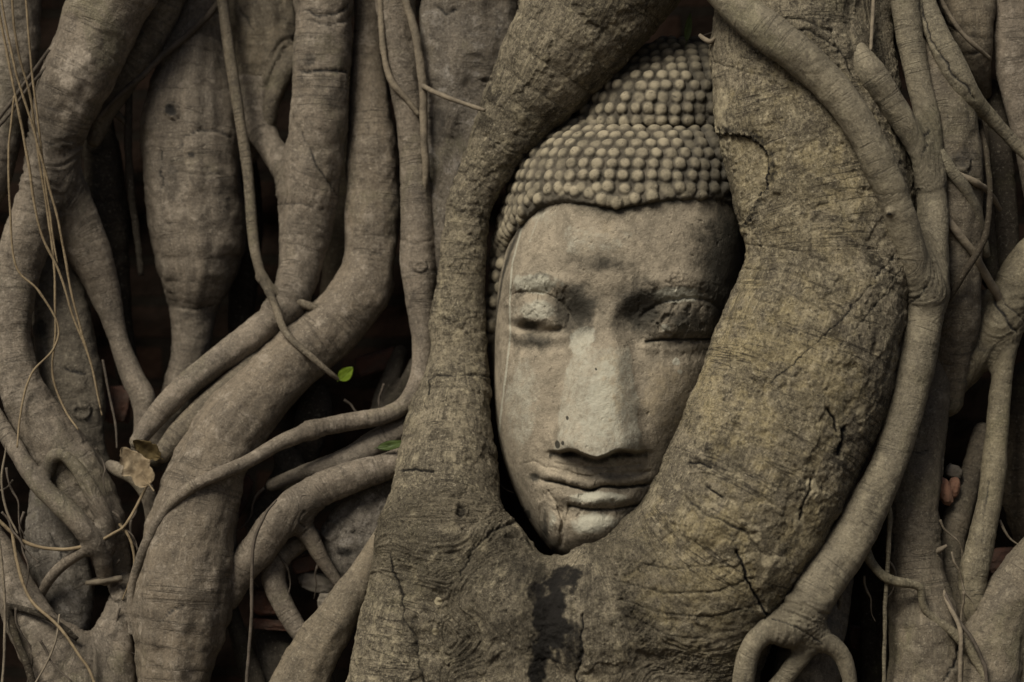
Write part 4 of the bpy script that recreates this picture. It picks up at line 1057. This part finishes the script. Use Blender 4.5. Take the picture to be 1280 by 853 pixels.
build_root('fig_root', 'second dim root deep in shadow behind the elbow root', [
    ('root', 1.0, [(425, 60, 330, 26), (430, 200, 330, 26), (425, 320, 326, 22), (410, 400, 320, 16)])], BARK_DARK_SHADED, voxel=0.0035, group=GR)
vine = build_root('hanging_vine', 'long thin vine hanging in front of the spindle shaped root and splitting in two', [
    ('stem', 1.0, [(272, -110, 190, 7), (277, -10, 188, 7), (287, 67, 186, 7.5), (300, 150, 184, 7.5), (310, 217, 182, 7), (315, 283, 176, 7), (319, 315, 168, 6.5), (327, 347, 152, 6)]),
    ('long_branch', 1.0, [(327, 347, 152, 5.5), (343, 380, 134, 5), (358, 417, 116, 4.8), (390, 447, 112, 4.2), (412, 466, 118, 3.5), (422, 474, 126, 2.5)]),
    ('short_branch', 1.0, [(327, 345, 152, 5.5), (346, 366, 148, 5.5), (378, 380, 150, 5.5), (402, 388, 154, 5), (420, 398, 166, 4)])], BARK_BROWN, voxel=0.0015, k=0.005, cat='vine', group=None, lump=0.7)

# ------------------------------------------------------------------ outer side roots
l2 = build_root('fig_root', 'big pale root dropping from the top edge and forking round a tall hump', [
    ('trunk_part', 1.0, [(190, -110, 150, 50), (165, -40, 148, 49), (138, 10, 146, 48), (110, 70, 144, 47), (84, 125, 144, 41), (70, 175, 146, 34), (62, 225, 146, 32)]),
    ('outer_fork', 1.0, [(62, 225, 146, 31), (42, 275, 140, 33), (24, 330, 134, 30), (15, 400, 126, 27), (20, 460, 118, 28), (42, 515, 112, 32), (75, 562, 108, 36), (104, 608, 104, 37), (126, 650, 104, 30), (142, 690, 108, 20), (150, 735, 110, 14)]),
    ('inner_fork', 1.0, [(66, 190, 150, 28), (80, 238, 162, 28), (97, 285, 172, 29), (119, 332, 178, 25), (138, 385, 178, 16), (150, 430, 174, 12), (166, 472, 166, 14), (180, 500, 158, 16), (178, 530, 150, 11), (170, 560, 146, 7)])],
    BARK_GREY, voxel=0.0028, k=0.014, group=GR, marks=[('stain', 95, 100, 26, 55, 0.55, 1), ('stain', 10, 400, 16, 60, 0.4, 1), ('crack', [(52, 178), (75, 182), (92, 188)], 1.3, 1.5, 0.6), ('stain', 60, 262, 30, 20, 0.3, 0)])
build_root('fig_root', 'tall brown hump enclosed between the two forks of the big pale root', [
    ('root', 0.8, [(66, 300, 210, 20), (72, 370, 196, 34), (82, 430, 186, 38), (90, 490, 180, 40), (98, 540, 176, 34), (112, 590, 176, 26)])], BARK_BROWN, voxel=0.003, group=GR, marks=[('crack', [(82, 460), (92, 464), (108, 468)], 2, 3, 0.8), ('knot', 102, 515, 13, 10, 3), ('stain', 50, 410, 10, 20, 0.6, 0)])
build_root('fig_root', 'stout root in the upper corner beside the black gap', [
    ('root', 1.0, [(12, -110, 190, 38), (15, -10, 188, 36), (18, 50, 186, 33), (12, 100, 186, 30), (0, 160, 186, 28), (-15, 230, 186, 28)])], BARK_GREY, voxel=0.003, group=GR)
build_root('fig_root', 'slender dark root leaning close behind the big pale root near the top', [
    ('root', 1.0, [(240, -100, 220, 22), (214, -15, 214, 22), (190, 42, 208, 21), (160, 92, 204, 18), (132, 138, 204, 14), (118, 175, 206, 9)])], BARK_BROWN, voxel=0.0028, group=GR)
build_root('fig_root', 'short dark pocked root standing in the recess under the slender leaning root', [
    ('root', 1.0, [(122, 145, 250, 18), (128, 205, 246, 26), (132, 275, 246, 27), (142, 340, 252, 20), (150, 400, 262, 16), (160, 470, 270, 14)])], BARK_DARK_SHADED, voxel=0.003, group=GR, marks=[('knot', 118, 182, 9, 11, 4)])
tube('thin_root', [(161, 100, 210, 5), (160, 167, 212, 5), (163, 233, 216, 5), (170, 283, 220, 4.5), (177, 345, 226, 4)], BARK_DARK_SHADED, sides=10, label='upright dark thin root in the shade beside the spindle shaped root', group='thin roots')
tube('thin_root', [(136, 134, 222, 5), (146, 143, 216, 5), (158, 155, 212, 4)], BARK_BROWN, sides=10, label='short stub of root joining the upright dark thin root', group='thin roots')
tube('thin_root', [(300, -40, 190, 4), (270, 8, 200, 4.5), (238, 40, 200, 4.5), (205, 68, 186, 4.5), (172, 100, 176, 4), (148, 120, 176, 3.5), (120, 150, 172, 3)], FIBER_DARK, sides=8, label='long slanting thin root from the vine towards the big pale root', group='thin roots')
tube('thin_root', [(62, 62, 120, 2.5), (40, 92, 122, 2.5), (20, 120, 126, 2.5), (-10, 158, 130, 2.5)], FIBER_DARK, sides=8, label='upper of two dark wisps crossing the hanging straw fibres', group='loose root fibres')
tube('thin_root', [(58, 84, 112, 2.2), (36, 110, 114, 2.2), (12, 142, 118, 2.2), (-12, 170, 124, 2.2)], FIBER_DARK, sides=8, label='lower of two dark wisps crossing the hanging straw fibres', group='loose root fibres')

# lower corner on the outer side
build_root('fig_root', 'pear shaped pale lump of root under the small loops', [
    ('root', 0.8, [(58, 605, 150, 18), (64, 640, 140, 30), (72, 690, 130, 39), (84, 735, 122, 33), (90, 770, 118, 26), (92, 796, 118, 16)])], BARK_PALE, voxel=0.0026, group=GR, marks=[('crack', [(60, 668), (76, 690), (72, 708)], 2, 3, 0.8), ('crack', [(40, 690), (62, 684), (84, 690)], 1.8, 2.5, 0.7)])
build_root('fig_root', 'small looping root like a handle lying on the pear shaped lump', [
    ('loop', 1.0, [(-95, -110, 190, 22), (-90, 150, 180, 20), (-78, 330, 160, 15), (-45, 455, 126, 11), (-8, 515, 104, 10), (24, 568, 82, 11.5), (50, 606, 64, 13), (82, 636, 54, 13.5), (108, 666, 54, 13.5), (126, 694, 66, 12.5), (132, 722, 84, 10)]),
    ('tail', 1.0, [(118, 680, 58, 8), (106, 688, 56, 7.5), (82, 704, 64, 7), (64, 722, 74, 7), (52, 742, 90, 6)]),
    ('inner_rim', 1.0, [(60, 590, 70, 10), (66, 572, 62, 9), (80, 570, 58, 8), (98, 588, 58, 9), (116, 618, 60, 10), (130, 650, 66, 11), (134, 680, 72, 11)])], BARK_GREY, voxel=0.0021, k=0.008, group=GR)
build_root('fig_root', 'short smooth root arching beside the dry leaf', [
    ('root', 1.0, [(138, 582, 130, 7), (150, 588, 122, 9), (168, 596, 114, 10), (182, 612, 112, 10), (190, 636, 116, 10), (192, 660, 124, 8)])], BARK_GREY, voxel=0.002, group=GR)
build_root('fig_root', 'wide forked root foot spreading along the lower corner', [
    ('foot', 0.8, [(-190, -110, 220, 34), (-180, 200, 210, 34), (-150, 450, 180, 28), (-80, 600, 130, 22), (-10, 680, 100, 22), (14, 730, 88, 27), (46, 790, 78, 36), (84, 845, 70, 46), (110, 990, 50, 70)]),
    ('arm', 0.9, [(156, 728, 100, 14), (150, 768, 92, 20), (138, 815, 84, 32), (124, 880, 72, 50), (120, 990, 56, 56)])], BARK_GREY, voxel=0.0028, k=0.02, group=GR, marks=[('knot', 146, 742, 8, 10, 3)])
tube('twig', [(108, 729, 78, 3), (125, 727, 74, 4), (153, 723, 76, 3.5)], FIBER_GREY, sides=8, label='short straight twig lodged across the forked root foot', cat='twig', group='loose root fibres')
tube('thin_root', [(6, 757, 60, 4), (40, 765, 46, 4), (70, 778, 40, 4), (97, 800, 42, 3.5)], BARK_DARK_SHADED, sides=8, label='dark thin root lying nearly level over the forked root foot', group='thin roots')
tube('thin_root', [(8, 758, 58, 5), (16, 785, 44, 5), (24, 808, 34, 5), (40, 853, 22, 5), (60, 985, 10, 5)], BARK_DARK_SHADED, sides=10, label='dark cord hanging steeply over the forked root foot', group='thin roots')

# the hanging straw-coloured fibres
S = 'hanging straw fibres'
tube('aerial_fibre', [(8, -90, 70, 1.6), (15, 0, 70, 1.6), (23, 67, 72, 1.6), (37, 117, 76, 1.6), (47, 187, 82, 1.6), (60, 270, 90, 1.6), (68, 337, 92, 1.6), (69, 410, 92, 1.5), (66, 470, 94, 1.5), (82, 513, 92, 1.5), (98, 538, 84, 1.2)], FIBER_TAN, sides=6, label='straw fibre from the top edge curling outward at its foot over the tall hump', group=S)
tube('aerial_fibre', [(-20, -90, 64, 1.8), (0, 20, 64, 1.8), (15, 100, 66, 1.8), (33, 190, 72, 1.8), (50, 287, 82, 1.7), (73, 337, 88, 1.7), (92, 397, 92, 1.6), (112, 450, 94, 1.6), (126, 512, 94, 1.2)], FIBER_TAN, sides=6, label='longest straight straw fibre slanting over the tall hump', group=S)
tube('aerial_fibre', [(18, 120, 80, 1.4), (11, 190, 80, 1.5), (13, 260, 82, 1.5), (20, 333, 84, 1.5), (48, 364, 84, 1.5), (72, 405, 88, 1.5), (67, 437, 86, 1.5), (40, 467, 78, 1.5), (28, 505, 72, 1.4), (21, 560, 60, 1.2)], FIBER_TAN, sides=6, label='wandering straw fibre that swings out and back again', group=S)
tube('aerial_fibre', [(-12, -90, 56, 1.6), (2, 0, 56, 1.6), (20, 90, 60, 1.6), (43, 165, 70, 1.7), (72, 275, 84, 1.7), (87, 353, 90, 1.7), (101, 413, 92, 1.6), (118, 470, 96, 1.4), (128, 520, 96, 1.2)], FIBER_TAN, sides=6, label='straw fibre lying closest beside the longest straight one', group=S)
tube('aerial_fibre', [(18, -90, 60, 1.5), (32, 0, 60, 1.5), (40, 90, 66, 1.5), (52, 190, 78, 1.5), (64, 280, 90, 1.4), (72, 330, 92, 1.0)], FIBER_TAN, sides=6, label='short straw fibre hanging straight from the top edge', group=S)
tube('aerial_fibre', [(128, 450, 150, 1.5), (136, 490, 140, 1.6), (144, 530, 130, 1.6), (146, 560, 120, 1.2)], FIBER_DARK, sides=6, label='dark fibre in the gap between the hump and the inner fork', group='loose root fibres')
tube('aerial_fibre', [(-20, 630, 70, 2.4), (0, 652, 66, 2.4), (33, 679, 62, 2.4), (77, 687, 54, 2.4), (112, 681, 52, 2.4), (140, 668, 60, 2.2), (158, 655, 70, 2.0), (178, 618, 90, 1.8), (192, 590, 96, 1.4)], FIBER_TAN, sides=6, label='long curved fibre strung across the small looping root', group='loose root fibres')
tube('aerial_fibre', [(149, 655, 74, 2.2), (158, 666, 70, 2.0), (165, 682, 70, 1.8), (168, 706, 72, 1.6), (161, 730, 76, 1.4), (153, 750, 80, 1.0)], FIBER_TAN, sides=6, label='bright straw wisp hooked below the dry leaf', group='loose root fibres')
tube('aerial_fibre', [(14, 660, 58, 2), (22, 705, 52, 2.2), (38, 750, 40, 2.2), (74, 784, 26, 2.2), (98, 818, 20, 2), (118, 856, 16, 2), (150, 985, 10, 2)], FIBER_TAN, sides=6, label='slack fibre trailing down over the forked root foot', group='loose root fibres')
tube('aerial_fibre', [(74, 768, 36, 1.2), (70, 800, 24, 1.4), (58, 830, 18, 1.4), (40, 860, 12, 1.3)], FIBER_GREY, sides=6, label='short grey fibre across the slack fibre', group='loose root fibres')
tube('aerial_fibre', [(-6, 640, 50, 1.6), (4, 720, 46, 1.8), (6, 790, 36, 1.8), (3, 860, 26, 1.8)], FIBER_GREY, sides=6, label='grey fibre hanging at the very edge of the lower corner', group='loose root fibres')
tube('aerial_fibre', [(8, 560, 64, 1.2), (2, 600, 60, 1.6), (9, 640, 58, 1.6), (22, 668, 56, 1.2)], FIBER_GREY, sides=6, label='grey wisp bowing outwards above the edge fibre', group='loose root fibres')
tube('aerial_fibre', [(346, 625, 60, 1.2), (330, 645, 46, 2), (317, 679, 42, 2.2), (315, 730, 40, 2.2), (314, 775, 38, 2.2), (308, 860, 34, 2.2), (305, 985, 30, 2)], FIBER_DARK, sides=8, label='brown fibre hanging from the crook of the bent elbowed root', group='loose root fibres')

# ------------------------------------------------------------------ lower middle, between the great thigh and the trunk
build_root('fig_root', 'bent elbowed root reaching from the trunk down to the great thigh, with a forked prong', [
    ('root', 1.0, [(545, 556, 120, 14), (515, 570, 116, 16), (480, 584, 108, 17), (440, 597, 100, 19), (394, 616, 92, 22), (354, 648, 90, 23), (326, 682, 92, 22), (302, 712, 96, 20), (286, 750, 100, 14)]),
    ('prong', 1.0, [(384, 626, 94, 15), (378, 652, 98, 14), (390, 676, 102, 12), (404, 702, 108, 9.5), (422, 728, 116, 7), (436, 746, 126, 5)])], BARK_GREY, voxel=0.0024, k=0.012, group=GR, marks=[('crack', [(380, 668), (376, 650), (384, 640)], 1.4, 1.5, 0.5)])
build_root('fig_root', 'slim root just above the bent elbowed root, half hidden by the trunk', [
    ('root', 1.0, [(530, 525, 150, 13), (506, 535, 146, 15), (476, 552, 140, 16), (446, 570, 134, 16), (412, 582, 130, 13), (380, 590, 130, 10), (340, 606, 136, 8)])], BARK_GREY, voxel=0.0025, group=GR)
build_root('fig_root', 'curved root shaped like a swan neck beneath the bent elbowed root', [
    ('root', 1.0, [(392, 670, 130, 9), (372, 680, 122, 12), (350, 696, 116, 14), (342, 720, 112, 15), (350, 748, 108, 14), (366, 778, 104, 13), (384, 804, 100, 12), (402, 840, 96, 12), (420, 900, 90, 12), (430, 990, 84, 12)])], BARK_GREY, voxel=0.0023, group=GR)
build_root('fig_root', 'rounded burl like a stone behind the bent elbowed root, against the trunk', [
    ('root', 0.7, [(492, 605, 150, 26), (462, 636, 138, 38), (446, 674, 132, 42), (450, 708, 132, 32), (458, 736, 138, 18)])], BARK_PALE, voxel=0.0026, group=GR, marks=[('knot', 414, 664, 11, 12, 3), ('knot', 436, 658, 8, 9, 4), ('stain', 430, 690, 12, 8, 0.6, 0), ('bump', 450, 650, 12, 20, 4)])
build_root('fig_root', 'straight root leaning against the foot of the huge trunk', [
    ('root', 0.9, [(548, 540, 92, 8), (520, 590, 84, 12), (496, 640, 78, 13), (466, 698, 72, 17), (432, 752, 66, 24), (398, 808, 60, 32), (372, 862, 54, 36), (330, 990, 40, 40)])], BARK_BROWN, voxel=0.0026, group=GR, marks=[('stain', 442, 765, 4, 16, 0.5, 1)])
build_root('fig_root', 'low dark root beside the great thigh in the bottom gap', [
    ('root', 1.0, [(284, 740, 150, 7), (294, 780, 146, 10), (306, 820, 140, 12), (322, 870, 134, 14), (340, 990, 120, 16)])], BARK_DARK_SHADED, voxel=0.0026, group=GR)
build_root('fig_root', 'wide shaded root under the rubble at the bottom gap', [
    ('root', 0.7, [(330, 775, 190, 16), (346, 812, 176, 26), (356, 860, 168, 32), (366, 990, 160, 36)])], BARK_DARK_SHADED, voxel=0.003, group=GR)
build_root('fig_root', 'pale slanting sliver of root deep in the gap behind the green leaf', [
    ('root', 1.0, [(520, 455, 220, 10), (506, 480, 216, 8), (488, 505, 210, 7), (462, 522, 206, 6), (440, 534, 204, 5)]),
    ('offshoot', 1.0, [(500, 440, 240, 9), (490, 470, 232, 12), (478, 498, 222, 12), (470, 525, 214, 9)])], BARK_DARK_SHADED, voxel=0.0024, k=0.008, group=GR)
build_root('fig_root', 'rounded dim stump of root under the bend of the great thigh', [
    ('root', 0.8, [(398, 492, 210, 14), (394, 515, 200, 22), (388, 540, 196, 22), (384, 565, 196, 16)])], BARK_DARK_SHADED, voxel=0.003, group=GR)
build_root('fig_root', 'dim root behind the cord in the middle gap', [
    ('root', 0.9, [(350, 560, 190, 12), (362, 588, 182, 20), (345, 620, 176, 18), (318, 655, 176, 12)])], BARK_DARK_SHADED, voxel=0.003, group=GR)

# ------------------------------------------------------------------ tangle of hair roots in the crevices
def hair_roots(spots, label, group, mat):
    rng = random.Random(len(label))
    for px, py, d, ang, ln in spots:
        pts = []; x, y, a, dd = px, py, math.radians(ang), d
        for k in range(7):
            pts.append((x, y, dd, (1.9 - 0.2 * k) * rng.uniform(0.7, 1.1)))
            a += rng.uniform(-0.5, 0.5)
            x += math.cos(a) * ln / 6; y += math.sin(a) * ln / 6; dd += rng.uniform(-5, 5)
        tube('hair_root', pts, mat, sides=6, label=label, group=group)
hair_roots([(8, 585, 60, 80, 90), (16, 600, 62, 100, 70), (2, 640, 58, 50, 80), (30, 640, 60, 95, 100), (150, 700, 76, 120, 70), (164, 650, 84, 80, 90), (140, 640, 66, 60, 60), (20, 760, 36, 75, 110), (50, 800, 24, 60, 90), (150, 760, 70, 100, 90), (120, 560, 72, 70, 60), (178, 620, 96, 110, 70)],
    'fine wiry hair root in the tangle over the forked root foot and small loop', 'hair roots of the lower corner tangle', FIBER_DARK)
hair_roots([(1190, 690, 20, 80, 80), (1205, 740, 10, 100, 70), (1175, 650, 30, 70, 70), (1250, 650, 60, 85, 80), (1262, 700, 40, 110, 70), (1110, 700, 20, 75, 60), (1080, 720, 10, 95, 60)],
    'fine hair root dangling among the roots near the pink brick pieces', 'hair roots beside the black cleft', FIBER_GREY)
hair_roots([(330, 610, 110, 110, 80), (345, 690, 100, 70, 70), (400, 690, 110, 120, 60), (430, 500, 170, 20, 60), (480, 480, 180, 120, 60), (310, 660, 120, 80, 80)],
    'fine hair root in the gap between the great thigh and the huge trunk', 'hair roots of the middle gap', FIBER_DARK)

hair_roots([(926, 262, 120, 95, 90), (922, 330, 110, 100, 60), (612, 560, 130, 80, 70), (628, 640, 100, 60, 40), (905, 20, 130, 100, 40)],
    'fine dark hair root in the slit between the stone head and the huge trunk', 'hair roots round the stone head', FIBER_DARK)

# ------------------------------------------------------------------ rubble, leaves
def rubble(name, label, cat, mat, px, py, d, rx, ry, rz, rot=0.0, seed=0, boxy=0.5, group=None, parent=None):
    """a broken lump: rounded block pushed in and out; radii in px"""
    k = SC * (DIST + d * 0.001) / DIST
    n = 20
    g = np.linspace(-1, 1, n)
    A, B = np.meshgrid(g, g, indexing='ij')
    pts, quads = [], []
    for ax in range(3):
        for sgn in (-1, 1):
            f = np.zeros((n, n, 3)); f[..., ax] = sgn; f[..., (ax + 1) % 3] = A * sgn; f[..., (ax + 2) % 3] = B
            i = np.arange(n - 1)[:, None] * n + np.arange(n - 1)[None, :] + len(pts) * n * n
            quads.append(np.stack([i, i + n, i + n + 1, i + 1], -1).reshape(-1, 4)); pts.append(f.reshape(-1, 3))
    p = np.vstack(pts); quads = np.vstack(quads)
    key = np.round(p, 5); _, first, inv = np.unique(key, axis=0, return_index=True, return_inverse=True)
    p = p[first]; quads = inv.ravel()[quads]
    sph = p / np.linalg.norm(p, axis=1, keepdims=True)
    p = sph * (1 - boxy) * 1.15 + p * boxy
    p *= 1 + 0.13 * fbm(p * 1.2 + seed * 5.1, 3, seed)[:, None] + 0.035 * fbm(p * 5 + seed, 2, seed + 7)[:, None]
    p = p * np.array([rx, rz, ry]) * k
    c, s = math.cos(math.radians(rot)), math.sin(math.radians(rot))
    p = np.stack([p[:, 0] * c + p[:, 2] * s, p[:, 1], -p[:, 0] * s + p[:, 2] * c], 1)
    ctr = P(px, py, d)
    o = make_object(name, p + ctr, quads, mat, ctr - np.array([0, 0, ry * k]))
    return tag(o, label, cat, group)

G = 'rubble wedged among the roots'
rubble('brick_fragment', 'small reddish brick piece in the hollow under the forked prong', 'brick', BRICK_RED, 384, 704, 150, 18, 10, 14, -12, 3, 0.6, G)
rubble('stone', 'grey flat stone below the small reddish brick piece', 'stone', RUBBLE_GREY, 400, 729, 150, 24, 11, 14, 14, 4, 0.5, G)
rubble('stone', 'angular pale stone touching the straight leaning root', 'stone', RUBBLE_GREY, 413, 754, 120, 15, 11, 10, 5, 5, 0.8, G)
rubble('brick_fragment', 'worn round brick lump left of the swan neck root'.replace('left of', 'beside'), 'brick', BRICK_RED, 333, 752, 140, 19, 16, 14, 10, 6, 0.3, G)
rubble('brick_fragment', 'flat dull brick slab under the worn round lump', 'brick', BRICK_RED, 342, 780, 150, 26, 7, 14, 4, 7, 0.7, G)
rubble('brick_fragment', 'rough dark brick lump high in the gap behind the cord', 'brick', BRICK_RED, 300, 622, 180, 10, 26, 12, 22, 8, 0.5, G)
rubble('brick_fragment', 'broken dark red brick in the gap above the green leaf', 'brick', BRICK_RED, 472, 452, 260, 26, 12, 16, -18, 9, 0.7, G)
rubble('brick_fragment', 'dark red brick half buried between the hump and the dry leaf', 'brick', BRICK_RED, 147, 506, 230, 16, 22, 14, 8, 10, 0.6, G)
rubble('stone', 'greyish chip of stone above the salmon pink brick pieces', 'stone', RUBBLE_GREY, 1192, 590, 90, 10, 8, 8, 30, 11, 0.3, G)
rubble('brick_fragment', 'longer salmon pink lobe of brick wedged in the black gap', 'brick', BRICK_PINK, 1181, 614, 70, 8, 16, 8, -18, 12, 0.15, G)
rubble('brick_fragment', 'shorter duller pink lobe of brick wedged in the black gap', 'brick', BRICK_PINK, 1192, 610, 78, 7, 12, 8, 14, 13, 0.15, G)
rubble('brick_fragment', 'dark broken brick behind the thick rounded root at the lower corner', 'brick', BRICK_RED, 1255, 700, 160, 24, 14, 16, -10, 14, 0.6, G)
rubble('brick_fragment', 'dark broken brick low in the black cleft', 'brick', BRICK_RED, 1085, 800, 190, 24, 14, 16, 10, 15, 0.7, G)

def leaf(name, label, mat, px, py, d, length, width, rot, curl=0.2, fold=0.25, tilt=20, ragged=0.0, seed=1, stalk=0.2, thick=0.35):
    """a leaf with a blade, a midrib and a stalk; length and width in px, rot turns it in the picture plane (0 points up)"""
    nu, nv = 25, 13
    k = SC * (DIST + d * 0.001) / DIST
    u = np.linspace(0, 1, nu); v = np.linspace(-1, 1, nv)
    Uu, Vv = np.meshgrid(u, v, indexing='ij')
    w = np.sin(np.pi * np.clip(Uu, 0.001, 0.999) ** 0.8) ** 0.75
    if ragged:
        w = np.clip(w * (1 + ragged * fbm(np.stack([Uu * 7, Vv * 0.7, np.full_like(Uu, seed)], -1).reshape(-1, 3), 3, seed).reshape(Uu.shape)) + 0.25 * ragged * (Uu > 0.02) * (Uu < 0.98), 0.02, 1.4)
    x = Vv * w * width / 2; y = Uu * length
    z = fold * np.abs(Vv) * w * width / 2 + curl * length * (Uu - 0.4) ** 2
    z += 0.03 * length * fbm(np.stack([Uu * 4, Vv * 2, np.full_like(Uu, seed * 3.3)], -1).reshape(-1, 3), 2, seed).reshape(Uu.shape) * (1 + 1.2 * ragged)
    pts = np.stack([x, -z, y], -1).reshape(-1, 3)
    a = math.radians(tilt); c, s = math.cos(a), math.sin(a)
    def place(p):
        p = np.stack([p[:, 0], p[:, 1] * c - p[:, 2] * s * 0.999, p[:, 2] * c + p[:, 1] * s], 1)
        b = math.radians(rot); cb, sb = math.cos(b), math.sin(b)
        p = np.stack([p[:, 0] * cb + p[:, 2] * sb, p[:, 1], -p[:, 0] * sb + p[:, 2] * cb], 1)
        return p * k + P(px, py, d)
    top, bot = place(pts), place(pts + np.array([0, thick, 0]))
    q = grid_quads(nv, nu); N = len(top)
    edge = [(i, i + 1) for i in range(nv - 1)] + [((nu - 1) * nv + i, (nu - 1) * nv + i + 1) for i in range(nv - 1)] + [(i * nv, (i + 1) * nv) for i in range(nu - 1)] + [(i * nv + nv - 1, (i + 1) * nv + nv - 1) for i in range(nu - 1)]
    q = np.vstack([q, q[:, ::-1] + N, np.array([[p0, p1, p1 + N, p0 + N] for p0, p1 in edge])])
    base = P(px, py, d)
    root = tag(empty(name, base), label, 'leaf', 'fallen leaves')
    make_object('blade', np.vstack([top, bot]), q, mat, base, root)
    # midrib and stalk as one thin rib
    t = np.linspace(-stalk, 0.92, 14)
    zz = curl * length * (np.clip(t, 0, 1) - 0.4) ** 2
    line = np.stack([np.zeros(14), -zz - 0.15, t * length], 1)
    th = np.linspace(0, 2 * np.pi, 6, endpoint=False)
    rad = np.interp(t, [-stalk, 0, 1], [0.035, 0.03, 0.008]) * width
    ring = line[:, None, :] + rad[:, None, None] * np.stack([np.cos(th), np.sin(th), 0 * th], 1)[None]
    co = place(ring.reshape(-1, 3))
    i = np.arange(13)[:, None] * 6; j = np.arange(6)[None, :]; j2 = (j + 1) % 6
    make_object('midrib', co, np.stack([i + j, i + j2, i + 6 + j2, i + 6 + j], -1).reshape(-1, 4), mat, base, root)
    return root
leaf('green_leaf', 'bright green teardrop leaf alone in the black hollow', LEAF_GREEN, 424, 475, 150, 24, 17, 48, 0.1, 0.15, 10, stalk=0.12)
leaf('green_leaf', 'dull green leaf tucked against the trunk above the bent elbowed root', LEAF_DEEP, 472, 560, 98, 40, 12, 78, 0.1, 0.15, 15, stalk=0.1, seed=4)
leaf('dry_leaf', 'large pale tan dry leaf lying in the crotch by the thigh', LEAF_DRY, 187, 606, 80, 60, 31, -34, 0.2, 0.3, 14, 0.42, 7, 0.15)
leaf('dry_leaf', 'curled olive brown dry leaf behind the large pale tan one', LEAF_OLIVE, 200, 572, 92, 42, 20, -55, 0.3, 0.4, 20, 0.35, 9, 0.1)
leaf('green_leaf', 'blurred green leaf sprig in the dark corner above the topknot', LEAF_DEEP, 858, 52, 130, 36, 9, 8, 0.1, 0.2, 0, stalk=0.2, seed=6)
